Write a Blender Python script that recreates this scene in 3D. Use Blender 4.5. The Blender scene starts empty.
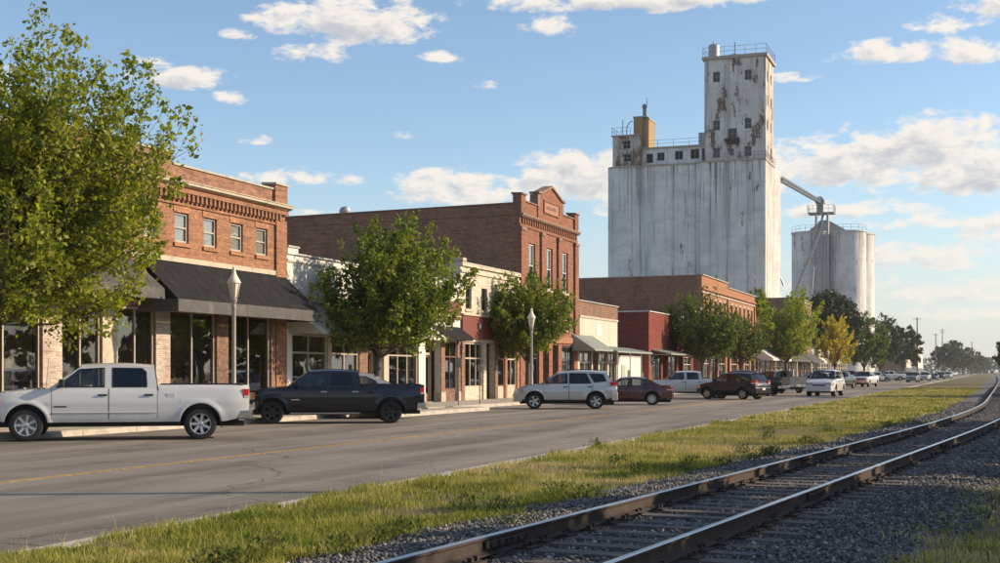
import bpy, bmesh, math, random
import numpy as np
from mathutils import Vector, Matrix, noise as mnoise
R = math.radians
scene = bpy.context.scene
COL = scene.collection
# ------------------------------------------------------------------ camera
# world: X = right (across the street), Y = along the street, Z = up. Metres.
YAW = 20.0
cam_d = bpy.data.cameras.new('camera'); cam = bpy.data.objects.new('camera', cam_d); COL.objects.link(cam)
cam.location = (0, 0, 1.7); cam.rotation_euler = (R(90), 0, R(YAW))
cam_d.sensor_width = 36; cam_d.lens = 48.46; cam_d.shift_y = 0.0905
cam_d.clip_start = 0.1; cam_d.clip_end = 6000
scene.camera = cam
# ------------------------------------------------------------------ sun, sky, exposure
SUN_EL, SUN_AZ = 23.0, 65.0          # azimuth clockwise from +Y
sd = bpy.data.lights.new('sun', 'SUN'); sun = bpy.data.objects.new('sun', sd); COL.objects.link(sun)
sd.energy = 4.5; sd.angle = R(0.55); sd.color = (1.0, 0.80, 0.56)
to_sun = Vector((math.sin(R(SUN_AZ))*math.cos(R(SUN_EL)), math.cos(R(SUN_AZ))*math.cos(R(SUN_EL)), math.sin(R(SUN_EL))))
sun.rotation_euler = to_sun.to_track_quat('Z', 'Y').to_euler(); sun.location = (60, 30, 60)
vs = scene.view_settings
vs.view_transform = 'Standard'; vs.look = 'None'; vs.gamma = 1.0; vs.use_curve_mapping = False; vs.exposure = 0.55
scene.cycles.max_bounces = 6; scene.cycles.diffuse_bounces = 3; scene.cycles.glossy_bounces = 3
scene.cycles.transparent_max_bounces = 10; scene.cycles.transmission_bounces = 4; scene.cycles.volume_bounces = 0
scene.cycles.use_denoising = True
scene.cycles.caustics_reflective = False; scene.cycles.caustics_refractive = False

class NT:
    """small node-tree writer"""
    def __init__(s, tree): s.t = tree; s.n = tree.nodes; s.l = tree.links
    def new(s, typ, **kw):
        n = s.n.new(typ)
        for k, v in kw.items(): setattr(n, k, v)
        return n
    def put(s, sock, v):
        if v is None: return
        if hasattr(v, 'is_linked') or hasattr(v, 'links'): s.l.new(v, sock)
        else: sock.default_value = v
    def math(s, op, a, b=None, c=None, clamp=False):
        n = s.new('ShaderNodeMath', operation=op); n.use_clamp = clamp
        for i, v in enumerate((a, b, c)):
            if v is not None: s.put(n.inputs[i], v)
        return n.outputs[0]
    def noise(s, vec, scale, detail=4, rough=.55, lac=2.0, dist=0.0):
        n = s.new('ShaderNodeTexNoise'); s.put(n.inputs['Vector'], vec)
        n.inputs['Scale'].default_value = scale; n.inputs['Detail'].default_value = detail
        n.inputs['Roughness'].default_value = rough; n.inputs['Lacunarity'].default_value = lac; n.inputs['Distortion'].default_value = dist
        return n.outputs['Fac']
    def smooth(s, v, a, b, lo=0.0, hi=1.0):
        n = s.new('ShaderNodeMapRange', interpolation_type='SMOOTHSTEP')
        s.put(n.inputs['Value'], v); n.inputs['From Min'].default_value = a; n.inputs['From Max'].default_value = b
        n.inputs['To Min'].default_value = lo; n.inputs['To Max'].default_value = hi
        return n.outputs[0]
    def lin(s, v, a, b, lo=0.0, hi=1.0):
        n = s.new('ShaderNodeMapRange'); s.put(n.inputs['Value'], v)
        n.inputs['From Min'].default_value = a; n.inputs['From Max'].default_value = b
        n.inputs['To Min'].default_value = lo; n.inputs['To Max'].default_value = hi
        return n.outputs[0]
    def mix(s, fac, a, b, blend='MIX'):
        n = s.new('ShaderNodeMix', data_type='RGBA', blend_type=blend)
        s.put(n.inputs[0], fac)
        for i, v in ((6, a), (7, b)):
            if isinstance(v, tuple): v = (*v[:3], 1.0)
            s.put(n.inputs[i], v)
        return n.outputs[2]
    def combine(s, x, y, z):
        n = s.new('ShaderNodeCombineXYZ')
        for i, v in enumerate((x, y, z)): s.put(n.inputs[i], v)
        return n.outputs[0]
    def sep(s, v):
        n = s.new('ShaderNodeSeparateXYZ'); s.put(n.inputs[0], v); return n.outputs
    def scalev(s, v, sc):
        n = s.new('ShaderNodeMapping'); s.put(n.inputs[0], v); n.inputs['Scale'].default_value = sc; return n.outputs[0]

# the sky: Nishita air plus fair-weather clouds, laid out by compass bearing and elevation
world = bpy.data.worlds.new('World'); scene.world = world; world.use_nodes = True
wt = NT(world.node_tree); wt.n.clear()
def cloud_group():
    g = bpy.data.node_groups.new('cloud_cover', 'ShaderNodeTree')
    g.interface.new_socket('az', in_out='INPUT', socket_type='NodeSocketFloat')
    g.interface.new_socket('el', in_out='INPUT', socket_type='NodeSocketFloat')
    g.interface.new_socket('cover', in_out='OUTPUT', socket_type='NodeSocketFloat')
    w = NT(g); gi = w.new('NodeGroupInput'); go = w.new('NodeGroupOutput')
    az, el = gi.outputs[0], gi.outputs[1]
    # fair-weather clouds: (bearing deg from the street, elevation deg, half width, half height, weight), bigger banks low over the horizon
    B = [(-26.4, 14.3, 3.1, .85, 1.0), (-28.3, 14.5, 2.0, .55, .8), (-28.0, 13.1, 1.5, .5, .6), (-22.4, 13.1, 1.1, .28, .65), (-17.7, 14.3, 1.2, .45, .75),
         (-33.3, 11.9, 1.9, .42, .9), (-31.2, 11.3, .7, .35, .7), (-24.6, 15.1, .9, .4, .6),
         (-14.0, 15.3, 5.2, .5, .95), (-18.5, 15.4, 1.8, .4, .7), (-29.0, 8.1, 1.9, .4, .75), (-26.4, 7.95, .8, .3, .5),
         (-21.0, 7.6, 3.4, .75, .85), (-16.5, 8.0, 2.6, .95, 1.0), (-14.2, 7.3, 2.0, .9, .9),
         (-4.0, 12.8, 2.0, .45, .85), (-.9, 12.6, 1.3, .55, .85), (-1.6, 13.7, 1.4, .4, .75), (-7.7, 12.0, 1.0, .22, .65), (.6, 14.3, 1.8, .5, .8),
         (-6.0, 8.2, 3.6, 1.05, .95), (-2.4, 8.9, 3.2, 1.0, 1.0), (-.2, 7.8, 2.4, 1.1, .95), (-5.4, 6.6, 2.8, .4, .75), (-1.5, 6.0, 3.0, .35, .7), (-3.0, 4.6, 4.5, .5, .72), (-.5, 3.2, 4.5, .6, .65), (-31.0, 13.8, .7, .25, .6), (-34.6, 12.6, .9, .25, .55), (-20.6, 12.0, .6, .2, .5), (-24.0, 9.9, .7, .22, .5), (-30.4, 9.6, .8, .25, .5),
         (-27.5, 6.1, 4.0, .5, .7), (-34.0, 7.0, 3.0, .6, .6),
         (-6.5, 3.6, 4.0, .35, .6), (-1.0, 4.3, 4.0, .3, .65), (1.5, 2.3, 5.0, .4, .6), (-7.0, 2.2, 5.0, .4, .5), (1.5, 5.5, 3.0, .4, .7)]
    tot = None
    for a0, e0, ra, re, wgt in B:
        ra, re = ra*1.22, re*1.35
        dx = w.math('MULTIPLY', w.math('SUBTRACT', az, a0), 1/ra)
        dy0 = w.math('SUBTRACT', el, e0)
        # flat bases: the lower half falls off faster than the top
        dy = w.math('MULTIPLY', w.math('MAXIMUM', dy0, w.math('MULTIPLY', dy0, -1.7)), 1/re)
        d2 = w.math('ADD', w.math('MULTIPLY', dx, dx), w.math('MULTIPLY', dy, dy))
        v = w.math('MULTIPLY', w.math('POWER', 2.718, w.math('MULTIPLY', d2, -1.0)), wgt)
        tot = v if tot is None else w.math('MAXIMUM', tot, v)
    # the same kind of scattered clouds goes on round the rest of the sky
    big = w.noise(w.combine(w.math('MULTIPLY', az, .09), w.math('MULTIPLY', el, .28), 3.3), 1.0, 2, .5)
    rest = w.smooth(big, .52, .72)
    out_l = w.smooth(w.math('ABSOLUTE', w.math('ADD', az, 17.0)), 21.0, 27.0)
    out_u = w.smooth(el, 16.5, 21.0)
    rest = w.math('MULTIPLY', rest, w.math('MAXIMUM', out_l, out_u))
    tot = w.math('MAXIMUM', tot, rest)
    p = w.combine(w.math('MULTIPLY', az, .62), w.math('MULTIPLY', el, 1.25), 0.0)
    n1 = w.noise(p, 1.0, 7, .60, 2.1, .25)
    cov = w.math('ADD', tot, w.math('MULTIPLY', w.math('SUBTRACT', n1, .5), 2.3))
    cov = w.math('MULTIPLY', cov, w.smooth(tot, .05, .3))
    w.l.new(cov, go.inputs[0])
    return g
cg = cloud_group()
tc = wt.new('ShaderNodeTexCoord'); dx_, dy_, dz_ = wt.sep(tc.outputs['Generated'])
az = wt.math('MULTIPLY', wt.math('ARCTAN2', dx_, dy_), 57.2958)
el = wt.math('MULTIPLY', wt.math('ARCSINE', dz_), 57.2958)
def cover(a, e):
    n = wt.new('ShaderNodeGroup'); n.node_tree = cg; wt.l.new(a, n.inputs[0]); wt.put(n.inputs[1], e); return n.outputs[0]
c0 = cover(az, el)
c1 = cover(wt.math('ADD', az, .35), wt.math('ADD', el, .30))      # towards the sun: gives the lit and shaded sides
sky = wt.new('ShaderNodeTexSky', sky_type='NISHITA'); sky.sun_disc = False
sky.sun_elevation = R(SUN_EL); sky.sun_rotation = R(SUN_AZ); sky.altitude = 200; sky.air_density = 1.0; sky.dust_density = 0.5; sky.ozone_density = 2.2
alpha = wt.smooth(c0, .22, .70)
shade = wt.smooth(c1, .45, 1.25)
lit, shd = (5.6, 5.2, 4.7), (3.3, 3.4, 3.6)
ccol = wt.mix(shade, lit, shd)
low = wt.smooth(el, .5, 8.0, .68, .94)
veil = wt.mix(wt.smooth(el, 9.0, -1.0, 0, .72), sky.outputs[0], (3.7, 3.95, 4.15))      # pale haze all round the horizon
skyc = wt.mix(wt.math('MULTIPLY', alpha, low), veil, ccol)
bg = wt.new('ShaderNodeBackground'); wt.l.new(skyc, bg.inputs[0]); bg.inputs[1].default_value = 0.12
wo = wt.new('ShaderNodeOutputWorld'); wt.l.new(bg.outputs[0], wo.inputs[0])

# ------------------------------------------------------------------ materials
MATS = {}
def new_mat(name):
    m = bpy.data.materials.new(name); m.use_nodes = True; t = NT(m.node_tree); t.n.clear()
    out = t.new('ShaderNodeOutputMaterial'); b = t.new('ShaderNodeBsdfPrincipled'); t.l.new(b.outputs[0], out.inputs[0])
    MATS[name] = m
    return m, t, b, out
def spec(b, v): b.inputs['Specular IOR Level'].default_value = v
def plain(name, col, rough=.6, metal=0.0, var=.12, scale=4.0, bump=0.0, bscale=40.0, coat=0.0, grime=None, gscale=1.2, gamt=.5, streak=False, sp=.5):
    m, t, b, out = new_mat(name)
    oc = t.new('ShaderNodeTexCoord').outputs['Object']
    n = t.noise(oc, scale, 5, .6)
    c = t.mix(n, tuple(max(0, x*(1-var)) for x in col), tuple(min(1, x*(1+var)) for x in col))
    if grime:
        v = t.scalev(oc, (1.6, 1.6, .16)) if streak else oc
        g = t.smooth(t.noise(v, gscale, 6, .62), .5, .72, 0, gamt)
        c = t.mix(g, c, grime)
    t.l.new(c, b.inputs['Base Color'])
    b.inputs['Metallic'].default_value = metal; spec(b, sp)
    rr = t.lin(t.noise(oc, scale*2.3, 3), .2, .8, max(.02, rough*.85), min(1, rough*1.15)); t.l.new(rr, b.inputs['Roughness'])
    if coat: b.inputs['Coat Weight'].default_value = coat; b.inputs['Coat Roughness'].default_value = .05
    if bump:
        bn = t.new('ShaderNodeBump'); bn.inputs['Strength'].default_value = .6; bn.inputs['Distance'].default_value = bump
        t.l.new(t.noise(oc, bscale, 4, .6), bn.inputs['Height']); t.l.new(bn.outputs[0], b.inputs['Normal'])
    return m
def brick(name, c1, c2, mortar, soot=(.05, .04, .035), soot_amt=.45, light=None):
    m, t, b, out = new_mat(name)
    oc = t.new('ShaderNodeTexCoord').outputs['Object']; x, y, z = t.sep(oc)
    v = t.combine(t.math('ADD', x, y), z, 0.0)
    br = t.new('ShaderNodeTexBrick'); t.l.new(v, br.inputs['Vector'])
    br.inputs['Scale'].default_value = 1; br.inputs['Brick Width'].default_value = .215; br.inputs['Row Height'].default_value = .075
    br.inputs['Mortar Size'].default_value = .007; br.inputs['Bias'].default_value = 0
    br.inputs['Color1'].default_value = (*c1, 1); br.inputs['Color2'].default_value = (*c2, 1); br.inputs['Mortar'].default_value = (*mortar, 1)
    n = t.noise(t.scalev(oc, (1, 1, .55)), .55, 6, .65)
    c = t.mix(t.smooth(n, .46, .75, 0, soot_amt), br.outputs['Color'], soot)
    n2 = t.noise(oc, 2.1, 5, .6)
    c = t.mix(t.smooth(n2, .3, .7, 0, .35), c, t.mix(1.0, c, (1.35, 1.15, 1.0), 'MULTIPLY'))
    # patchy courses
    n4 = t.noise(t.combine(t.math('MULTIPLY', t.math('ADD', x, y), .5), t.math('MULTIPLY', z, 6.0), 0.0), 1.6, 3, .6)
    c = t.mix(t.smooth(n4, .50, .66, 0, .6), c, t.mix(1.0, c, (.55, .53, .53), 'MULTIPLY'))
    n5 = t.noise(t.combine(t.math('MULTIPLY', t.math('ADD', x, y), 1.3), t.math('MULTIPLY', z, 3.2), 4.0), 2.6, 6, .75)
    c = t.mix(t.smooth(n5, .50, .68, 0, .75), c, t.mix(1.0, c, (1.7, 1.55, 1.4), 'MULTIPLY'))
    n6 = t.noise(t.combine(t.math('ADD', x, y), t.math('MULTIPLY', z, 1.8), 9.0), 6.5, 4, .8)
    c = t.mix(t.smooth(n6, .52, .66, 0, .55), c, t.mix(1.0, c, (.45, .44, .45), 'MULTIPLY'))
    if light:
        n3 = t.noise(t.scalev(oc, (1.2, 1.2, .35)), 1.4, 6, .7)
        c = t.mix(t.smooth(n3, .58, .7, 0, .55), c, light)
    t.l.new(c, b.inputs['Base Color']); b.inputs['Roughness'].default_value = .9; spec(b, .2)
    bn = t.new('ShaderNodeBump'); bn.inputs['Strength'].default_value = .7; bn.inputs['Distance'].default_value = .012; bn.invert = True
    t.l.new(br.outputs['Fac'], bn.inputs['Height']); t.l.new(bn.outputs[0], b.inputs['Normal'])
    return m
def glass(name, tint=(.30, .32, .32), base=.06, blend=.35):
    m = bpy.data.materials.new(name); m.use_nodes = True; t = NT(m.node_tree); t.n.clear(); MATS[name] = m
    out = t.new('ShaderNodeOutputMaterial'); tr = t.new('ShaderNodeBsdfTransparent'); tr.inputs[0].default_value = (*tint, 1)
    gl = t.new('ShaderNodeBsdfGlossy'); gl.inputs['Color'].default_value = (.92, .95, .96, 1); gl.inputs['Roughness'].default_value = .015
    oc = t.new('ShaderNodeTexCoord').outputs['Object']
    bn = t.new('ShaderNodeBump'); bn.inputs['Strength'].default_value = .12; bn.inputs['Distance'].default_value = .02
    t.l.new(t.noise(oc, .9, 2), bn.inputs['Height']); t.l.new(bn.outputs[0], gl.inputs['Normal'])
    lw = t.new('ShaderNodeLayerWeight'); lw.inputs[0].default_value = .5
    f = t.lin(t.math('POWER', lw.outputs['Facing'], 4.0), 0, 1, base, 1.0)
    mx = t.new('ShaderNodeMixShader'); t.l.new(f, mx.inputs[0]); t.l.new(tr.outputs[0], mx.inputs[1]); t.l.new(gl.outputs[0], mx.inputs[2])
    t.l.new(mx.outputs[0], out.inputs[0])
    return m
def paint(name, col, rough=.35, metal=.0, coat=1.0, dirt=.28):
    m, t, b, out = new_mat(name)
    oc = t.new('ShaderNodeTexCoord').outputs['Object']
    z = t.sep(oc)[2]
    n = t.noise(oc, 3.0, 5, .65)
    dust = t.math('MULTIPLY', t.smooth(z, .95, .30), t.smooth(n, .30, .70, .03, dirt))
    c = t.mix(dust, col, (.20, .17, .14)); t.l.new(c, b.inputs['Base Color'])
    b.inputs['Metallic'].default_value = metal; b.inputs['Roughness'].default_value = rough; spec(b, .5 if sum(col) > .1 else .25)
    t.l.new(t.lin(dust, 0, .6, coat, coat*.15), b.inputs['Coat Weight']); b.inputs['Coat Roughness'].default_value = .06
    return m
def leafmat(name, c1, c2, c3=None, trans=.35):
    m = bpy.data.materials.new(name); m.use_nodes = True; t = NT(m.node_tree); t.n.clear(); MATS[name] = m
    out = t.new('ShaderNodeOutputMaterial'); g = t.new('ShaderNodeNewGeometry')
    oc = t.new('ShaderNodeTexCoord').outputs['Object']
    r = g.outputs['Random Per Island']
    c = t.mix(r, c1, c2)
    if c3: c = t.mix(t.smooth(t.noise(oc, .9, 3), .48, .66), c, c3)
    df = t.new('ShaderNodeBsdfPrincipled'); t.l.new(c, df.inputs['Base Color']); df.inputs['Roughness'].default_value = .5; spec(df, .35)
    tl = t.new('ShaderNodeBsdfTranslucent'); t.l.new(t.mix(1.0, c, (1.25, 1.35, .55), 'MULTIPLY'), tl.inputs[0])
    mx = t.new('ShaderNodeMixShader'); mx.inputs[0].default_value = trans
    t.l.new(df.outputs[0], mx.inputs[1]); t.l.new(tl.outputs[0], mx.inputs[2]); t.l.new(mx.outputs[0], out.inputs[0])
    return m

# ------------------------------------------------------------------ mesh helpers
class MB:
    """collects shapes; build() links them as one mesh object"""
    def __init__(s): s.v = []; s.f = []; s.m = []; s.k = 0
    def add(s, vs_, fs_):
        o = len(s.v); s.v.extend(tuple(p) for p in vs_)
        for f in fs_: s.f.append(tuple(i+o for i in f)); s.m.append(s.k)
        return s
    def box(s, x0, x1, y0, y1, z0, z1):
        if x0 > x1: x0, x1 = x1, x0
        if y0 > y1: y0, y1 = y1, y0
        if z0 > z1: z0, z1 = z1, z0
        return s.add([(x0, y0, z0), (x1, y0, z0), (x1, y1, z0), (x0, y1, z0), (x0, y0, z1), (x1, y0, z1), (x1, y1, z1), (x0, y1, z1)],
              [(0, 3, 2, 1), (4, 5, 6, 7), (0, 1, 5, 4), (1, 2, 6, 5), (2, 3, 7, 6), (3, 0, 4, 7)])
    def prism(s, pts, a, b, axis='y'):
        """polygon pts (2D) extruded from a to b along axis"""
        n = len(pts)
        def P(p, t): return (t, p[0], p[1]) if axis == 'x' else (p[0], t, p[1]) if axis == 'y' else (p[0], p[1], t)
        area = sum(pts[i][0]*pts[(i+1) % n][1]-pts[(i+1) % n][0]*pts[i][1] for i in range(n))
        if (area > 0) == (axis == 'y'): pts = pts[::-1]
        if a > b: a, b = b, a
        return s.add([P(p, a) for p in pts]+[P(p, b) for p in pts],
              [tuple(range(n))[::-1], tuple(range(n, 2*n))]+[(i, (i+1) % n, n+(i+1) % n, n+i) for i in range(n)])
    def tube(s, pts, rad, n=8, cap=True):
        pts = [Vector(p) for p in pts]
        if not hasattr(rad, '__len__'): rad = [rad]*len(pts)
        vs_, fs_ = [], []
        up = None
        for i, p in enumerate(pts):
            d = (pts[min(i+1, len(pts)-1)]-pts[max(i-1, 0)])
            d = d.normalized() if d.length > 1e-9 else Vector((0, 0, 1))
            if up is None: up = Vector((1, 0, 0)) if abs(d.z) > .9 else Vector((0, 0, 1))
            a = d.cross(up); a = a.normalized() if a.length > 1e-6 else d.orthogonal().normalized()
            b = a.cross(d).normalized(); up = b
            for k in range(n):
                t = 2*math.pi*k/n; vs_.append(p+(a*math.cos(t)+b*math.sin(t))*rad[i])
        for i in range(len(pts)-1):
            for k in range(n):
                fs_.append((i*n+k, (i+1)*n+k, (i+1)*n+(k+1) % n, i*n+(k+1) % n))
        if cap: fs_ += [tuple(range(n)), tuple(range((len(pts)-1)*n, len(pts)*n))[::-1]]
        return s.add(vs_, fs_)
    def lathe(s, prof, n=24, c=(0, 0, 0), axis='z', close=False):
        """prof: list of (radius, height along axis)"""
        vs_, fs_ = [], []
        for r, h in prof:
            for k in range(n):
                t = 2*math.pi*k/n; x, y = r*math.cos(t), r*math.sin(t)
                p = (x, y, h) if axis == 'z' else (y, h, x) if axis == 'y' else (h, x, y)
                vs_.append((p[0]+c[0], p[1]+c[1], p[2]+c[2]))
        m = len(prof)
        for i in range(m-1 if not close else m):
            j = (i+1) % m
            for k in range(n): fs_.append((i*n+k, i*n+(k+1) % n, j*n+(k+1) % n, j*n+k))
        if not close:
            if prof[0][0] > 1e-4: fs_.append(tuple(range(n))[::-1])
            if prof[-1][0] > 1e-4: fs_.append(tuple(range((m-1)*n, m*n)))
        return s.add(vs_, fs_)
    def bar(s, a, b, w, h=None):
        """square bar between two points"""
        h = h or w; a, b = Vector(a), Vector(b); d = (b-a).normalized()
        u = Vector((0, 0, 1)) if abs(d.z) < .9 else Vector((1, 0, 0))
        p = d.cross(u).normalized()*w/2; q = p.cross(d).normalized()*h/2
        vs_ = [a-p-q, a+p-q, a+p+q, a-p+q, b-p-q, b+p-q, b+p+q, b-p+q]
        return s.add(vs_, [(0, 1, 2, 3), (7, 6, 5, 4), (0, 4, 5, 1), (1, 5, 6, 2), (2, 6, 7, 3), (3, 7, 4, 0)])
    def mesh(s, name, mats, smooth=False, angle=40):
        me = bpy.data.meshes.new(name); me.from_pydata(s.v, [], s.f)
        for m in (mats if isinstance(mats, (list, tuple)) else [mats]): me.materials.append(MATS[m] if isinstance(m, str) else m)
        if any(s.m): me.polygons.foreach_set('material_index', s.m)
        bm = bmesh.new(); bm.from_mesh(me); bmesh.ops.recalc_face_normals(bm, faces=bm.faces); bm.to_mesh(me); bm.free()
        if smooth:
            me.polygons.foreach_set('use_smooth', [True]*len(me.polygons)); me.set_sharp_from_angle(angle=R(angle))
        return me
    def build(s, name, mats, parent=None, smooth=False, angle=40, loc=None, bevel=0):
        o = bpy.data.objects.new(name, s.mesh(name, mats, smooth, angle)); COL.objects.link(o)
        if parent is not None: o.parent = parent
        if loc: o.location = loc
        if bevel:
            md = o.modifiers.new('bevel', 'BEVEL'); md.width = bevel; md.segments = 2; md.limit_method = 'ANGLE'
        return o
def np_mesh(name, V, F, mats, smooth=False, cols=None):
    """fast mesh from arrays; F is (n,3) or (n,4)"""
    me = bpy.data.meshes.new(name); n, k = F.shape
    me.vertices.add(len(V)); me.vertices.foreach_set('co', np.ascontiguousarray(V, dtype=np.float32).ravel())
    me.loops.add(n*k); me.loops.foreach_set('vertex_index', np.ascontiguousarray(F, dtype=np.int32).ravel())
    me.polygons.add(n); me.polygons.foreach_set('loop_start', np.arange(0, n*k, k, dtype=np.int32))
    me.update(calc_edges=True)
    for m in (mats if isinstance(mats, (list, tuple)) else [mats]): me.materials.append(MATS[m])
    if smooth: me.polygons.foreach_set('use_smooth', [True]*n)
    if cols is not None:
        a = me.color_attributes.new('tone', 'FLOAT_COLOR', 'POINT')
        a.data.foreach_set('color', np.ascontiguousarray(np.c_[cols, np.ones(len(cols))], dtype=np.float32).ravel())
    return me
def link(name, me, parent=None, loc=None):
    o = bpy.data.objects.new(name, me); COL.objects.link(o)
    if parent is not None: o.parent = parent
    if loc is not None: o.location = loc
    return o
def tag(o, label=None, cat=None, group=None, kind=None):
    if label: o['label'] = label
    if cat: o['category'] = cat
    if group: o['group'] = group
    if kind: o['kind'] = kind
    return o
def thing(name, label, cat, loc=(0, 0, 0), rz=0.0, group=None):
    o = bpy.data.objects.new(name, None); COL.objects.link(o); o.location = loc; o.rotation_euler = (0, 0, rz); o.empty_display_size = .2
    return tag(o, label, cat, group)
# ------------------------------------------------------------------ material library
brick('brick_orange', (.34, .165, .09), (.24, .108, .065), (.33, .25, .19), soot_amt=.45)
brick('brick_brown', (.30, .15, .095), (.20, .105, .072), (.32, .25, .2), soot_amt=.5)
brick('brick_red', (.29, .125, .078), (.21, .088, .058), (.28, .2, .16), soot_amt=.35)
brick('brick_patchy', (.26, .15, .10), (.17, .09, .065), (.30, .26, .22), soot_amt=.4, light=(.42, .34, .26))
brick('brick_rust', (.40, .19, .10), (.30, .13, .07), (.36, .28, .21), soot_amt=.3)
brick('brick_white', (.52, .49, .44), (.44, .41, .36), (.40, .37, .32), soot=(.30, .13, .08), soot_amt=.5)
brick('brick_cream', (.62, .56, .46), (.56, .50, .41), (.55, .5, .42), soot=(.30, .25, .2), soot_amt=.4)
brick('brick_painted_red', (.22, .062, .046), (.18, .05, .04), (.17, .055, .045), soot=(.10, .05, .04), soot_amt=.4)
plain('stucco_white', (.66, .63, .57), .85, var=.06, scale=1.5, grime=(.36, .32, .27), gscale=.8, gamt=.5, streak=True, bump=.006)
plain('stucco_cream', (.52, .48, .40), .85, var=.08, scale=1.5, grime=(.40, .36, .29), gscale=.9, gamt=.6, streak=True, bump=.006)
plain('trim_cream', (.46, .40, .31), .7, var=.1, grime=(.22, .18, .14), gscale=2.2, gamt=.6)
plain('trim_white', (.66, .64, .6), .6, var=.06, grime=(.3, .27, .24), gscale=3, gamt=.5)
plain('trim_stone', (.42, .37, .31), .85, var=.12, grime=(.15, .12, .1), gscale=1.6, gamt=.6)
plain('trim_brownstone', (.24, .15, .11), .85, var=.15, grime=(.12, .08, .06), gscale=1.6, gamt=.6)
plain('trim_dark', (.05, .047, .045), .5, var=.2)
plain('trim_green', (.36, .40, .34), .6, var=.1, grime=(.18, .18, .15), gscale=2, gamt=.5)
plain('trim_brown', (.12, .06, .04), .6, var=.2)
plain('sign_maroon', (.17, .045, .04), .55, var=.15, grime=(.09, .04, .035), gscale=1.5)
plain('cap_metal', (.42, .41, .39), .5, var=.1, metal=.3, grime=(.2, .17, .14), gscale=2)
plain('roof_gravel', (.18, .165, .15), .95, var=.2, scale=8)
plain('canvas_black', (.011, .011, .013), .85, var=.25, scale=2.0, grime=(.04, .038, .036), gscale=1.5, gamt=.5, sp=.25, streak=True, bump=.01, bscale=6)
plain('canvas_valance', (.075, .072, .07), .8, var=.2, scale=2.0, grime=(.16, .15, .14), gscale=2.0, gamt=.5, bump=.008, bscale=8)
plain('canvas_grey', (.06, .057, .055), .8, var=.2, scale=2.0, grime=(.16, .15, .14), gscale=1.5, gamt=.5, bump=.01, bscale=6)
plain('canvas_white', (.60, .58, .54), .7, var=.08, grime=(.35, .31, .27), gscale=2)
plain('corrugated_metal', (.60, .56, .47), .55, metal=.15, var=.1, grime=(.36, .28, .2), gscale=1.3, gamt=.55)
plain('corrugated_green', (.30, .34, .29), .55, metal=.1, var=.12, grime=(.24, .2, .15), gscale=1.5, gamt=.5)
plain('interior_wall', (.45, .38, .30), .9, var=.25, scale=.8)
plain('interior_floor', (.24, .2, .16), .7, var=.2)
plain('interior_dark', (.028, .026, .024), .9, var=.3)
plain('blind', (.42, .40, .36), .8, var=.1)
plain('plywood', (.33, .22, .12), .8, var=.15)
glass('shop_glass', (.72, .72, .69), .11)
glass('window_glass', (.86, .87, .87), .07)
plain('concrete_walk', (.42, .375, .31), .9, var=.13, scale=1.1, bump=.004, grime=(.25, .22, .19), gscale=.7, gamt=.6)
plain('concrete_kerb', (.46, .42, .36), .9, var=.12, scale=2, bump=.004, grime=(.2, .175, .15), gscale=1.6, gamt=.6)
plain('steel_grey', (.20, .20, .20), .5, metal=.5, var=.15)
plain('galvanised', (.34, .35, .36), .5, metal=.55, var=.2, scale=3, grime=(.25, .16, .1), gscale=2.2, gamt=.5)
plain('lamp_post_paint', (.36, .34, .31), .45, metal=.2, var=.12, grime=(.2, .17, .14), gscale=5)
plain('pole_wood', (.13, .10, .08), .9, var=.3, scale=2)
plain('bark', (.10, .08, .062), .95, var=.35, scale=7, bump=.02, bscale=22)
plain('rust_iron', (.045, .032, .027), .8, metal=.2, var=.35, scale=12, grime=(.11, .06, .035), gscale=5)
plain('rail_top', (.55, .53, .50), .25, metal=.9, var=.1)
plain('black_rubber', (.018, .018, .019), .85, var=.2, scale=10)
plain('black_plastic', (.022, .022, .023), .55, var=.15)
plain('chrome', (.62, .62, .63), .15, metal=1.0, var=.05)
plain('alloy', (.52, .52, .53), .3, metal=.85, var=.08)
plain('alloy_black', (.03, .03, .032), .35, metal=.5, var=.1)
plain('lens_red', (.42, .012, .012), .12, var=.1, coat=1)
plain('lens_clear', (.55, .56, .57), .1, metal=.35, var=.1, coat=1)
plain('lens_amber', (.7, .22, .03), .15, var=.1, coat=1)
plain('seat_cloth', (.055, .052, .05), .9, var=.2)
plain('plate_white', (.6, .6, .58), .5, var=.08)
glass('car_glass', (.60, .62, .62), .05)
glass('car_glass_dark', (.30, .31, .32), .045)
glass('lamp_glass', (.80, .76, .66), .08, .3)
plain('lamp_lens', (.70, .64, .50), .4, var=.05)
plain('sign_back', (.30, .30, .30), .5, metal=.6)
plain('plaque_stone', (.35, .17, .11), .85, var=.15)

# weathered asphalt: long grey bands of wear and painted mottled shadow, seams, tar, lighter aggregate
m, t, b, out = new_mat('asphalt')
oc = t.new('ShaderNodeTexCoord').outputs['Object']; X, Y, Z = t.sep(oc)
long_ = t.combine(t.math('MULTIPLY', X, .75), t.math('MULTIPLY', Y, .05), 0.0)
n1 = t.noise(long_, 1.0, 5, .6)
n2 = t.noise(oc, .35, 5, .6)
n3 = t.noise(oc, 45.0, 3, .7)
c = t.mix(t.smooth(n1, .32, .68), (.135, .12, .103), (.29, .255, .213))
c = t.mix(t.smooth(n2, .42, .7, 0, .55), c, (.32, .28, .235))
c = t.mix(t.smooth(n3, .35, .75, 0, .35), c, (.07, .063, .058))
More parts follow.
